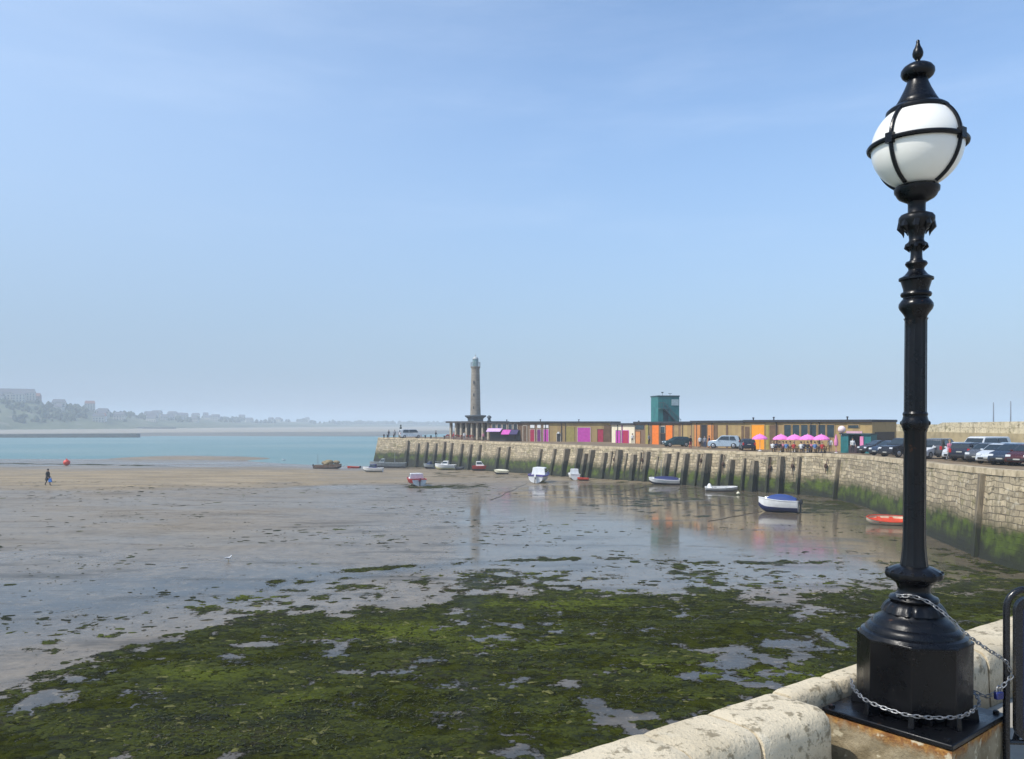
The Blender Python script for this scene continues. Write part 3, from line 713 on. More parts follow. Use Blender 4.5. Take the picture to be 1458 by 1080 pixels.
    g = MB().ell((0,0,Z(gy)), (gr, gr, gr), 64, 40); obj(g, 'globe', mg)
    az = math.atan2(-LY, -LX)    # direction towards the camera
    a0 = az-R(32)+R(0)
    mb = MB(); rr = gr+.004
    for k in range(4):
        a = a0+k*math.pi/2; ca, sa = math.cos(a), math.sin(a)
        mb.tube([(math.sin(t)*rr*ca, math.sin(t)*rr*sa, Z(gy)+math.cos(t)*rr) for t in [R(35)+i*R(118)/28 for i in range(29)]], .0095, 8)
        mb.box(((rr+.006)*ca, (rr+.006)*sa, Z(gy)), (.024,.034,.045), 0, a)
    mb.tube([(math.cos(t)*(rr+.004), math.sin(t)*(rr+.004), Z(gy)) for t in [i*2*math.pi/64 for i in range(64)]], .0115, 8, closed=True)
    obj(mb, 'strap_cage')
    mb = MB()
    mb.lathe(prof([(38,166),(45,163.5),(46.5,161),(46,157),(42,154),(36,151),(31,149.5),(31,146),(29,143),(26,138),(20,127),(16,118),(14.5,112),(20,110.5),(23,108),(25,104),(24.5,99.5),(21,95),(15,91.5),(8,89),(4,87.5)]), 48)
    obj(mb, 'canopy')
    mb = MB()
    mb.lathe(prof([(4,88.5),(3.2,86),(4.5,84),(7.5,80),(8.2,76),(7,71),(4.2,66),(2.6,61),(2.8,58.5),(1.5,56.5)]), 24); obj(mb, 'finial')
build_lamp()

# ------------------------------------------------------------------ chain, padlock and pavement sign
def spline(pts, n):
    pts = [Vector(p) for p in pts]; out = []
    for i in range(len(pts)-1):
        p0 = pts[max(i-1,0)]; p1 = pts[i]; p2 = pts[i+1]; p3 = pts[min(i+2, len(pts)-1)]
        for k in range(n):
            t = k/n; out.append(.5*((2*p1)+(p2-p0)*t+(2*p0-5*p1+4*p2-p3)*t*t+(3*p1-p0-3*p2+p3)*t**3))
    out.append(pts[-1]); return out
STEEL = pm('galvanised_steel', (.36,.365,.37), .5, .5, 30, .2, .85)
def chain(name, pts, label, L=.030):
    c = spline(pts, 12); acc = [0.]
    for i in range(1, len(c)): acc.append(acc[-1]+(c[i]-c[i-1]).length)
    tot = acc[-1]; n = int(tot/(L*.74)); mb = MB(); up = Vector((0,0,1))
    for k in range(n):
        s = (k+.5)*tot/n; i = next(j for j in range(1, len(acc)) if acc[j] >= s); t = (s-acc[i-1])/(acc[i]-acc[i-1]+1e-9)
        p = c[i-1].lerp(c[i], t); d = (c[i]-c[i-1]).normalized(); a = d.cross(up).normalized(); b2 = a.cross(d)
        th = math.pi/4+(math.pi/2 if k % 2 else 0)+random.uniform(-.25,.25); q = a*math.cos(th)+b2*math.sin(th); hw = .0075
        ring = []
        for j in range(10):
            u = 2*math.pi*j/10; x = math.cos(u)*hw*.6+(L/2-hw)*(1 if math.cos(u) > 0 else -1)*min(1, abs(math.cos(u))*3); y = math.sin(u)*hw
            x = (L/2-hw)*max(-1, min(1, math.cos(u)*1.6))+math.cos(u)*hw
            ring.append(p+d*x+q*y-Vector(pts[0]))
        mb.tube(ring, .0024, 5, closed=True)
    o = mb.obj(name, STEEL); o.location = pts[0]; tag(o, label, 'chain'); return o
ax = []
chain('chain', [P(1276,846,3.69), P(1281,848,3.60), P(1300,849,3.565), P(1320,856,3.54), P(1338,868,3.52), P(1357,884,3.50), P(1374,901,3.475), P(1403,922,3.52), P(1428,938,3.54), P(1436,948,3.552), P(1441,962,3.56)], 'thin steel chain slung diagonally from the lamp neck down to the sign frame')
zc = GZ+.205+.028+.10
pp = []
for k in range(0, 15):
    a = R(150)+k*R(208)/14; rr = .2485+.010*abs(math.sin(4*(a-PROT-math.pi/8)+math.pi/2))+.004
    pp.append((LX+rr*math.cos(a), LY+rr*math.sin(a), zc-.045*math.sin(math.pi*k/14)*.9))
pp += [P(1405,991,3.60), P(1424,980,3.56), P(1437,966,3.556), P(1441,962,3.56)]
chain('chain', pp, 'steel chain looped low around the black octagonal pedestal of the lamp')
def build_padlock():
    p = P(1422, 986, 3.56); t = thing('padlock', p, R(20), 'small blue padlock hanging from the chain beside the sign frame', 'padlock')
    MB().box((0,0,-.012), (.042,.02,.034)).obj('body', pm('blue_padlock', (.02,.03,.16), .35, .3, 20, .1), t, True, .005)
    MB().tube([(-.013,0,0),(-.013,0,.018),(-.008,0,.028),(0,0,.032),(.008,0,.028),(.013,0,.018),(.013,0,0)], .0035, 8).obj('shackle', STEEL, t)
build_padlock()
def build_board():
    X0 = (1433-CX)/F*3.58; zt = 8-(838-HY)*3.58/F-GZ
    t = thing('pavement_sign', (X0, 3.58, GZ), R(-4), 'black tubular framed pavement sign at the right edge, with dark panel', 'pavement sign')
    W = .62; BLK = pm('black_tube', (.008,.009,.012), .3, .3, 12, .1)
    def hoop(y0, y1):
        r = .085; pts = [(0, y1, .0)]+[(0, y1+(y0-y1)*k/4, (zt-r)*k/4) for k in range(1, 5)]
        for k in range(1, 6): a = math.pi-k*math.pi/2/5; pts.append((r+r*math.cos(a), y0, zt-r+r*math.sin(a)))
        for k in range(0, 6): a = math.pi/2-k*math.pi/2/5; pts.append((W-r+r*math.cos(a), y0, zt-r+r*math.sin(a)))
        pts += [(W, y1, .0)]; return pts
    MB().tube(hoop(0, -.0), .0145, 12).obj('front_frame', BLK, t)
    MB().tube([(q[0]*.62+.21, q[1], q[2]) for q in hoop(.03, .32)], .0145, 12).obj('rear_frame', BLK, t)
    mb = MB(); mb.tube([(0,.0,.12),(W,.0,.12)], .012, 8); mb.obj('cross_bar', BLK, t)
    # hanging panel with rounded frame
    def rr(x0, x1, z0, z1, r, n=6):
        o = []
        for cx, cz, a0 in ((x1-r, z1-r, 0), (x0+r, z1-r, 90), (x0+r, z0+r, 180), (x1-r, z0+r, 270)):
            for k in range(n+1): a = R(a0+90*k/n); o.append((cx+r*math.cos(a), cz+r*math.sin(a)))
        return o
    a = rr(.034, W-.034, .13, zt-.035, .06); b = rr(.064, W-.064, .16, zt-.065, .035); n = len(a); mb = MB()
    mb.add([(x, -.014, z) for x, z in a]+[(x, -.014, z) for x, z in b]+[(x, .014, z) for x, z in a]+[(x, .014, z) for x, z in b],
        [(i, (i+1)%n, n+(i+1)%n, n+i) for i in range(n)]+[(2*n+i, 3*n+i, 3*n+(i+1)%n, 2*n+(i+1)%n) for i in range(n)]+[(i, 2*n+i, 2*n+(i+1)%n, (i+1)%n) for i in range(n)]+[(n+i, n+(i+1)%n, 3*n+(i+1)%n, 3*n+i) for i in range(n)])
    mb.obj('panel_frame', BLK, t)
    mb = MB(); mb.add([(x, -.006, z) for x, z in b]+[(x, .006, z) for x, z in b], [tuple(range(n)), tuple(range(n,2*n))[::-1]]+[(i,(i+1)%n,n+(i+1)%n,n+i) for i in range(n)])
    mb.obj('panel', pm('dark_blue_board', (.012,.025,.09), .25, .3, 3, .05), t)
build_board()

# ------------------------------------------------------------------ far shore
def build_far():
    pxs = np.arange(-700, 1500, 5.); top = np.interp(pxs, [-700,-300,0,50,62,100,125,140,170,200,260,340,420,540,640,900,1500], [560,560,566,568,577,580,581,588,590,592,594,598,600,603,604,606,608])
    Dr = np.interp(pxs, [-700,0,150,300,540,1500], [800,900,1050,1500,2400,3200])      # ridge distance
    Ds0 = np.interp(pxs, [-700,0,195,230,540,700,1500], [540,560,575,600,545,800,2600])
    rows = []
    zr = CZ+(HY-top)/F*Dr+ (fbm(pxs*.06, pxs*0, 3, 4)-.5)*7*(Dr/1500)
    for t in np.linspace(0, 1, 46):
        D = Ds0+(Dr-Ds0)*t
        beach = -1.9+2.8*sst(0, .12, t)+1.5*sst(.12, .55, t)
        q = max(0, (t-.55)/.45); z = beach*(1-q)+zr*q**.75+((fbm(pxs*.09, D*.02, 4, 8)-.5)*14*q*(1-q)*(zr/30+.3))
        rows.append(np.stack([(pxs-CX)/F*D, D, z], -1))
    for e in (120, 500): rows.append(np.stack([(pxs-CX)/F*(Dr+e), Dr+e, zr-e*.06-6], -1))
    V = np.stack(rows); nr, nc = V.shape[:2]; idx = np.arange(nr*nc).reshape(nr, nc)
    Fc = np.stack([idx[:-1,:-1], idx[:-1,1:], idx[1:,1:], idx[1:,:-1]], -1).reshape(-1, 4)
    me = bpy.data.meshes.new('hills'); me.from_pydata(V.reshape(-1, 3).tolist(), [], Fc.tolist()); me.polygons.foreach_set('use_smooth', [True]*len(me.polygons))
    m, nt, b = newmat('far_shore'); me.materials.append(m); g = N(nt, 'ShaderNodeNewGeometry').outputs['Position']
    z = N(nt, 'ShaderNodeSeparateXYZ'); nt.links.new(g, z.inputs[0])
    n1 = noise(nt, g, .012, 6, .65); n2 = noise(nt, g, .06, 5, .65)
    green = mixc(nt, ramp(nt, n1, .4, .6), (.035,.055,.02), (.10,.115,.05)); green = mixc(nt, ramp(nt, n2, .55, .68, 0, .8), green, (.25,.22,.18))
    sand = mixc(nt, ramp(nt, n2, .35, .65), (.33,.29,.22), (.25,.225,.175))
    wet = mixc(nt, ramp(nt, n1, .3, .7), (.10,.10,.085), (.16,.145,.12))
    c = mixc(nt, ramp(nt, mth(nt, 'ADD', z.outputs[2], mth(nt, 'MULTIPLY', n2, .8)), .75, 1.35), wet, sand)
    c = mixc(nt, ramp(nt, mth(nt, 'ADD', z.outputs[2], n2), 2.7, 3.2), c, green)
    nt.links.new(c, b.inputs['Base Color']); b.inputs['Roughness'].default_value = .9; me.update()
    o = bpy.data.objects.new('hills', me); COL.objects.link(o); tag(o, kind='structure')
    from mathutils.bvhtree import BVHTree
    bv = BVHTree.FromPolygons([tuple(v) for v in V.reshape(-1, 3)], [tuple(f) for f in Fc.tolist()])
    def gz(x, y):
        h = bv.ray_cast(Vector((x, y, 300)), Vector((0, 0, -1)))[0]; return h.z if h else 0
    # woods along the slopes: many small crowns in one mass
    mb = MB(); rr = random.Random(3)
    for k in range(1500):
        px = rr.uniform(-120, 640); D = np.interp(px, [-700,0,150,300,540,1500], [800,900,1050,1500,2400,3200])*rr.uniform(.84, 1.01)
        if float(fbm(px*.03, D*.01, 3, 12)) < .44: continue
        x, y = XY(px, D); s = rr.uniform(1.6, 3.6)*(D/1100)**.5; z0 = gz(x, y)
        V2 = []; 
        for (r, zz) in ((.5,-.3),(1.,.5),(.8,1.2),(.25,1.7)):
            for a in range(6):
                q = s*r*rr.uniform(.75, 1.2); V2.append((x+q*math.cos(a*1.047), y+q*math.sin(a*1.047), z0+s*zz*rr.uniform(.85,1.15)))
        mb.add(V2, [(i*6+a, i*6+(a+1)%6, (i+1)*6+(a+1)%6, (i+1)*6+a) for i in range(3) for a in range(6)]+[(18,19,20,21,22,23)], rr.randrange(2))
    o = mb.obj('far_woods', [pm('far_leaf_dark', (.025,.04,.015), .9, .3, .2, 0), pm('far_leaf', (.05,.07,.025), .9, .3, .2, 0)], None, False)
    tag(o, 'distant dark green trees massed along the far hillside', 'woods', kind='stuff')
    # houses on the far shore
    roofs = [pm('far_roof_red', (.22,.10,.07), .9, .2, .5, 0), pm('far_roof_grey', (.12,.12,.13), .9, .2, .5, 0)]
    walls = [pm('far_wall_cream', (.62,.56,.45), .9, .15, .5, 0), pm('far_wall_white', (.78,.77,.74), .9, .1, .5, 0), pm('far_wall_brick', (.36,.24,.18), .9, .2, .5, 0)]
    GLS = glass('far_window', (.05,.06,.07))
    def house(px, D, W, H, dep, wm, rm, lab, group=None, flat=False, z=None):
        x, y = XY(px, D); z0 = gz(x, y)-.5 if z is None else z; t = thing('house', (x, y, z0), math.atan2(-x, y)*.6+rr.uniform(-.2,.2), lab, 'house', group)
        MB().box((0,0,H/2),(W,dep,H)).obj('wall', wm, t, False)
        mb = MB()
        if flat: mb.box((0,0,H+.25),(W+.6,dep+.6,.5)); 
        else:
            h = dep*.38; mb.add([(-W/2-.3,-dep/2-.4,H-.1),(W/2+.3,-dep/2-.4,H-.1),(W/2+.3,dep/2+.4,H-.1),(-W/2-.3,dep/2+.4,H-.1),(-W/2+.8,0,H+h),(W/2-.8,0,H+h)], [(0,1,5,4),(2,3,4,5),(1,2,5),(3,0,4),(3,2,1,0)])
        mb.obj('roof', rm, t, False)
        n = max(2, int(W/2.8)); fl = max(1, int(H/2.8))
        for j in range(fl):
            for i in range(n):
                MB().box((-W/2+W*(i+.5)/n, -dep/2-.02, 1.5+j*2.8), (1.1,.1,1.4)).obj('window', GLS, t, False)
        return t
    # the long terrace on the headland and named buildings
    house(20, 905, 42, 9, 12, walls[0], roofs[1], 'long cream terrace on top of the far headland at left edge')
    house(52, 930, 9, 7, 9, walls[2], roofs[0], 'small brick house at right end of the headland terrace')
    house(84, 960, 14, 7, 9, walls[0], roofs[1], 'cream house on the far slope just right of the headland')
    house(354, 1750, 15, 7, 9, walls[1], walls[1], 'bright white block standing out on the distant low shore', flat=True)
    house(143, 900, 12, 6, 9, walls[1], roofs[0], 'white house low on the far slope above the groyne')
    house(215, 1150, 18, 7, 9, walls[1], roofs[1], 'wide white house above the far beach right of the headland')
    house(243, 1190, 11, 6, 9, walls[1], roofs[1], 'pale house above the pale end of the far beach')
    house(128, 1010, 12, 9, 9, walls[0], roofs[0], 'tall cream house below the second rise of the far hill')
    for k in range(30):
        px = rr.choice([rr.uniform(-60, 60), rr.uniform(60, 300), rr.uniform(120, 330), rr.uniform(300, 520)])
        D = np.interp(px, [-700,0,150,300,540,1500], [800,900,1050,1500,2400,3200])*rr.uniform(.84, 1.0)
        house(px, D, rr.uniform(8, 15), rr.choice([5.5,6,7,8.5]), 9, walls[0], roofs[1], 'small hazy house on the far hillside across the bay', 'hazy houses on the far hillside')
    # promenade wall and groynes on the far beach
    q = [Vector((*XY(px, D), z)) for px, D, z in [(-300,535,.5),(0,543,.8),(100,548,1.1),(195,552,1.2)]]
    mb = MB()
    for a, b in zip(q[:-1], q[1:]):
        mb.add([a+Vector((0,0,-4)), b+Vector((0,0,-4)), b, a, a+Vector((0,5,-4)), b+Vector((0,5,-4)), b+Vector((0,5,0)), a+Vector((0,5,0))], [(0,1,2,3),(4,7,6,5),(3,2,6,7),(0,3,7,4),(1,5,6,2)])
    tag(mb.obj('groyne', pm('dark_groyne', (.10,.10,.085), .9, .3, .2, 0), None, False), 'long dark groyne on the far beach at left', 'groyne')
    q = [Vector((*XY(px, D), z)) for px, D, z in [(-200,900,4.2),(120,900,4.2),(248,930,3.6)]]; mb = MB()
    for a, b in zip(q[:-1], q[1:]):
        mb.add([a+Vector((0,0,-5)), b+Vector((0,0,-5)), b, a, a+Vector((0,5,-5)), b+Vector((0,5,-5)), b+Vector((0,5,0)), a+Vector((0,5,0))], [(0,1,2,3),(4,7,6,5),(3,2,6,7),(0,3,7,4),(1,5,6,2)])
    tag(mb.obj('promenade_wall', pm('far_prom', (.13,.125,.11), .9, .3, .2, 0), None, False), 'grey promenade wall behind the far beach under the hill', 'wall')
build_far()

# ------------------------------------------------------------------ facade builder for the sheds
class Fac:
    def __init__(s, name, p0, p1, ytop, depth, wallm, label, zb=4.5, cat='building', group=None, roofm=None, rover=.25):
        a = Vector((*XY(*p0), 0)); b = Vector((*XY(*p1), 0)); s.A = a; s.d = (b-a).normalized(); s.L = (b-a).length
        s.n = Vector((s.d.y, -s.d.x, 0)); s.zb = zb
        s.zt = CZ-(ytop-HY)/F*((a.y+b.y)/2); s.root = thing(name, (a.x, a.y, zb), math.atan2(s.d.y, s.d.x), label, cat, group)
        # local frame: x along facade, -y outward, z up
        s.H = s.zt-zb; s.dep = depth
        MB().box((s.L/2, depth/2, s.H/2), (s.L, depth, s.H)).obj('wall', wallm, s.root, False)
        rm = roofm or ROOF; rg = random.Random(int(s.L*10))
        for k in range(max(1, int(s.L/5))):
            x = rg.uniform(.6, s.L-.6); MB().box((x, -.09, s.H/2), (.09, .09, s.H-.06)).obj('downpipe', rm, s.root, False)
        for k in range(max(1, int(s.L/7))):
            x = rg.uniform(1, s.L-1); MB().lathe([(.09,0),(.09,.3),(.16,.33),(.16,.4),(.05,.45)], 8, (x, depth*.35, s.H+.24)).obj('roof_vent', rm, s.root)
        MB().box((s.L/2, depth/2-rover/2, s.H+.11), (s.L+.2, depth+rover+.1, .30)).obj('roof', rm, s.root, False)
    def u(s, px):
        t = (px-CX)/F; return (t*s.A.y-s.A.x)/(s.d.x-t*s.d.y)
    def v(s, y, u):
        return CZ-(y-HY)/F*(s.A.y+s.d.y*u)-s.zb
    def panel(s, name, px0, px1, y0, m, y1=None, proud=.06, frame=None, label=None, thick=.1):
        a, b = s.u(px0), s.u(px1); c = (a+b)/2; z1 = min(s.v(y0, c), s.H-.08); z0 = 0.02 if y1 is None else s.v(y1, c)
        o = MB().box((c, -proud+thick/2, (z0+z1)/2), (b-a, thick, z1-z0)).obj(name, m, s.root, False)
        if label: o['label'] = label
        if frame:
            mb = MB(); f = .09
            mb.box((a-f/2, -proud-.03+.08, (z0+z1)/2), (f, .16, z1-z0+.0)); mb.box((b+f/2, -proud-.03+.08, (z0+z1)/2), (f, .16, z1-z0))
            mb.box((c, -proud-.03+.08, z1+f/2), (b-a+2*f, .16, f)); fo = mb.obj('frame', frame, o, False)
        return o
ROOF = pm('dark_felt_roof', (.035,.038,.045), .8, .3, 1, .1)
WOOD = pm('tan_timber_cladding', (.37,.255,.11), .75, .3, 1.2, .2, c2=(.27,.175,.075)); WOOD2 = pm('brown_timber_cladding', (.16,.095,.05), .8, .3, 1.2, .2)
def cladding(name, c, c2):
    m, nt, b = newmat(name); tc = N(nt, 'ShaderNodeTexCoord').outputs['Object']
    x = N(nt, 'ShaderNodeSeparateXYZ'); nt.links.new(tc, x.inputs[0])
    fr = mth(nt, 'FRACT', mth(nt, 'MULTIPLY', x.outputs[0], 6.5)); fl = mth(nt, 'FLOOR', mth(nt, 'MULTIPLY', x.outputs[0], 1.3))
    wn = N(nt, 'ShaderNodeTexWhiteNoise'); wn.noise_dimensions = '1D'; nt.links.new(fl, wn.inputs['W'])
    n1 = noise(nt, tc, 1.3, 5); col = mixc(nt, mth(nt, 'MULTIPLY', wn.outputs['Value'], .8), c, c2); col = mixc(nt, ramp(nt, n1, .45, .75, 0, .5), col, tuple(k*.6 for k in c))
    nt.links.new(col, b.inputs['Base Color']); b.inputs['Roughness'].default_value = .8
    bump(nt, b, ramp(nt, fr, .0, .12), .6, .02); return m
CLAD = cladding('vertical_timber_cladding', (.42,.30,.12), (.29,.19,.085)); CLADB = cladding('vertical_brown_cladding', (.26,.17,.10), (.16,.10,.065))  # tan boards, and darker brown boards for the brown sheds
ORA = pm('orange_door_paint', (.85,.20,.015), .5, .15, 2, .05); ORB = pm('amber_door_paint', (.90,.34,.012), .5, .1, 2, .05); PORA = pm('faded_orange_paint', (.62,.25,.07), .6, .2, 2, .05)
MAG = pm('magenta_paint', (.55,.06,.40), .5, .15, 2, .05); CRI = pm('crimson_paint', (.42,.02,.07), .5, .2, 2, .05); PUR = pm('purple_paint', (.16,.02,.16), .5, .2, 2, .05)
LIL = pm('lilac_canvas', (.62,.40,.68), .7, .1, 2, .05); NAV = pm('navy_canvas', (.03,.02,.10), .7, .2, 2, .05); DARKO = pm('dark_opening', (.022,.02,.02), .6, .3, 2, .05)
CRM = pm('cream_render', (.78,.70,.52), .85, .12, .8, .1); POST = pm('pale_painted_post', (.58,.52,.42), .7, .2, 2, .1); GL = glass('shop_glass', (.03,.05,.06)); WH = pm('white_paint', (.80,.80,.78), .45, .12, 3, .05)
OLV = pm('olive_panel', (.33,.27,.07), .7, .2, 2, .1)

# B1: the seaward sheds
f = Fac('harbour_shed', (697,156), (742,152.5), 602.0, 7, WOOD2, 'dark brown cafe shed beside the lighthouse with lilac awning')
for px in (701,708.5,716,724,731.5): f.panel('window', px, px+5.2, 603.6, GL, 611, frame=POST)
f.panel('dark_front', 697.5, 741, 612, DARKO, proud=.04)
for a, b_, m, nm, y0, y1 in ((695.5,715.5,LIL,'lilac awning',609.5,613.5),(716.5,728,MAG,'purple banner',611.5,617.5),(728.5,739,NAV,'navy banner',611.5,617.5)):
    a_, b2 = f.u(a), f.u(b_); z1 = f.v(y0, (a_+b2)/2); z0 = f.v(y1, (a_+b2)/2)
    o = MB().add([(a_,-.1,z1),(b2,-.1,z1),(b2,-.9,z0),(a_,-.9,z0),(a_,-.1,z1-.1),(b2,-.1,z1-.1),(b2,-.9,z0-.12),(a_,-.9,z0-.12)], [(0,1,2,3),(4,7,6,5),(3,2,6,7),(0,3,7,4),(1,5,6,2),(0,4,5,1)]).obj('awning', m, f.root, False)
    o['label'] = nm+' on the brown cafe shed'
f = Fac('harbour_shed', (742.3,152.5), (782,150.5), 601.5, 7, CLADB, 'brown shed with crimson, purple and magenta doors in a row')
for a, b_, m in ((755,761,CRI),(765,770,PUR),(774,781,MAG)):
    f.panel('door', a, b_, 611, m, frame=POST); f.panel('fanlight', a, b_, 604.5, WH, 609)
f.panel('door', 745, 750, 606, WOOD2, frame=POST)
f = Fac('harbour_shed', (782.3,150.5), (870,147), 601.6, 10, CLAD, 'long tan shed with one big magenta panel near its right end')
f.panel('door', 793, 798, 617, DARKO, frame=POST); f.panel('large_door', 822.5, 840.5, 608.5, MAG, frame=POST); f.panel('panel', 806, 818, 607, OLV)
f.panel('door', 851, 859, 611, CRI, frame=WOOD2); f.panel('side_panel', 860, 869.5, 605, WOOD2)
MB().box((f.u(795.5), -.2, f.v(616, 10)), (.35,.25,.35)).obj('wall_lamp', WH, f.root)
# B2 cream
f = Fac('cream_building', (871,141), (903.5,136), 604.2, 6, CRM, 'low cream rendered building with magenta and crimson doorways')
f.panel('door', 877.5, 883.5, 613, MAG, frame=PUR); f.panel('door', 887, 895, 613, CRI, frame=MAG)
f.panel('downpipe', 886-.5, 886+.5, 604.5, PUR, proud=.12)
# B3 orange doored workshops
f = Fac('workshop_building', (904,135.8), (985,121.5), 602.2, 6.2, CLADB, 'workshop with several bright orange doors below the green tower')
f.panel('door', 905.5, 912, 614, PORA, frame=WOOD2); f.panel('window', 904.8, 917, 605, GL, 611)
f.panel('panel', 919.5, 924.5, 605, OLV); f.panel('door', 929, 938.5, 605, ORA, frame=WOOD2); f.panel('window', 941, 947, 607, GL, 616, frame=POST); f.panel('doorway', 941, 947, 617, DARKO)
f.panel('door', 948.5, 958, 605, ORA, frame=WOOD2); f.panel('panel', 960.5, 966.5, 605, WOOD); f.panel('panel', 970, 984, 605, CLAD)
f = Fac('workshop_building', (985.3,121.4), (1060,108.3), 601, 6.2, CLAD, 'tan workshop with a dark opening between two faded orange panels')
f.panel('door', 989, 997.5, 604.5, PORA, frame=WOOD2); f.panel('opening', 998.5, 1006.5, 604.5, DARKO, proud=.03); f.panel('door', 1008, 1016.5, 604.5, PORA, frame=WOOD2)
f.panel('panel', 1017.5, 1022, 604.5, WOOD2); f.panel('panel', 1034, 1037, 604.5, WOOD2); f.panel('door', 1056, 1059, 606, WOOD2)
f = Fac('workshop_building', (1060.3,108.2), (1242,96), 600.2, 7.6, CLAD, 'long tan cafe building with an amber door and a row of windows')
f.panel('door', 1070.5, 1088.5, 604.5, ORB, frame=WOOD); f.panel('panel', 1061, 1067, 607, WOOD2); f.panel('panel', 1096, 1108, 605, WOOD2); f.panel('panel', 1091, 1095, 605, OLV)
for a, b_ in ((1117,1126.5),(1129,1138.5),(1141,1150.5),(1153,1162.5),(1165.5,1175.5),(1178,1188)): f.panel('window', a, b_, 604.5, GL, 622, frame=WOOD)
f.panel('window', 1208, 1223, 605, GL, 609, frame=WOOD)
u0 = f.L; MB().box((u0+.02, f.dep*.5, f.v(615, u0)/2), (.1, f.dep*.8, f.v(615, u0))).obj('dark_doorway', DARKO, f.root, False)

# ------------------------------------------------------------------ green tower
def build_tower():
    C = Vector((*XY(937,130), 4.5)); th = math.atan2(.16,.987)
    t = thing('green_tower', C, th, 'teal green clad tower with outside stair rising above the workshop roofs', 'tower')
    W, Dp, H = 3.62, 3.5, 12.45-4.5
    m, nt, b = newmat('teal_cladding'); tc = N(nt, 'ShaderNodeTexCoord').outputs['Object']; x = N(nt, 'ShaderNodeSeparateXYZ'); nt.links.new(tc, x.inputs[0])
    fr = mth(nt, 'FRACT', mth(nt, 'MULTIPLY', mth(nt, 'ADD', x.outputs[0], x.outputs[1]), 3.3)); n1 = noise(nt, tc, .9, 5)
    nt.links.new(mixc(nt, ramp(nt, n1, .35, .7), (.03,.20,.19), (.02,.13,.14)), b.inputs['Base Color']); b.inputs['Roughness'].default_value = .5; bump(nt, b, ramp(nt, fr, 0, .15), .5, .03)
    MB().box((W/2, Dp/2, H/2), (W, Dp, H)).obj('cladding', m, t, False)
    dk = pm('dark_teal_trim', (.02,.07,.08), .6, .2, 2, .05); MB().box((W/2, Dp/2, H+.08), (W+.16, Dp+.16, .2)).obj('roof_trim', dk, t, False)
    MB().box((W-.72, -.03, H-.95), (1.2,.08,1.0)).obj('window', pm('pale_louvre', (.42,.52,.52), .5, .2, 6, .1), t, False)
    mb = MB(); st = pm('stair_steel', (.09,.13,.14), .5, .3, 2, .05)
    for k in range(14): mb.box((.95+k*.19, -.4, 5.95-k*.19), (.26,.62,.05))
    mb.tube([(.85,-.12,5.9),(3.6,-.12,3.15)], .06, 6); mb.tube([(.85,-.72,5.9),(3.6,-.72,3.15)], .06, 6)
    mb.box((.45,-.4,5.95), (.9,.7,.08)); mb.obj('staircase', st, t, False)
    mb = MB()
    for yy in (-.12,-.72): mb.tube([(.0,yy,6.95),(.85,yy,6.95),(3.7,yy,4.1)], .035, 5)
    for k in range(7): q = .1+k*.58; mb.tube([(q,-.72,5.9-max(0,q-.85)),(q,-.72,6.95-max(0,q-.85))], .03, 5)
    mb.obj('handrail', st, t, False)
    MB().box((1.3,-.02,4.9), (.9,.06,2.0)).obj('door', dk, t, False)
    mb = MB(); mb.tube([(1.1,1,H),(1.1,1,H+.7)], .03, 5); mb.box((1.1,1,H+.7), (.35,.05,.2)); mb.obj('antenna', st, t, False)
    mb = MB(); mb.tube([(2.4,1,H),(2.4,1,H+.6)], .04, 5); mb.tube([(2.1,1,H+.55),(2.7,1,H+.55)], .04, 5); mb.obj('antenna', st, t, False)
build_tower()

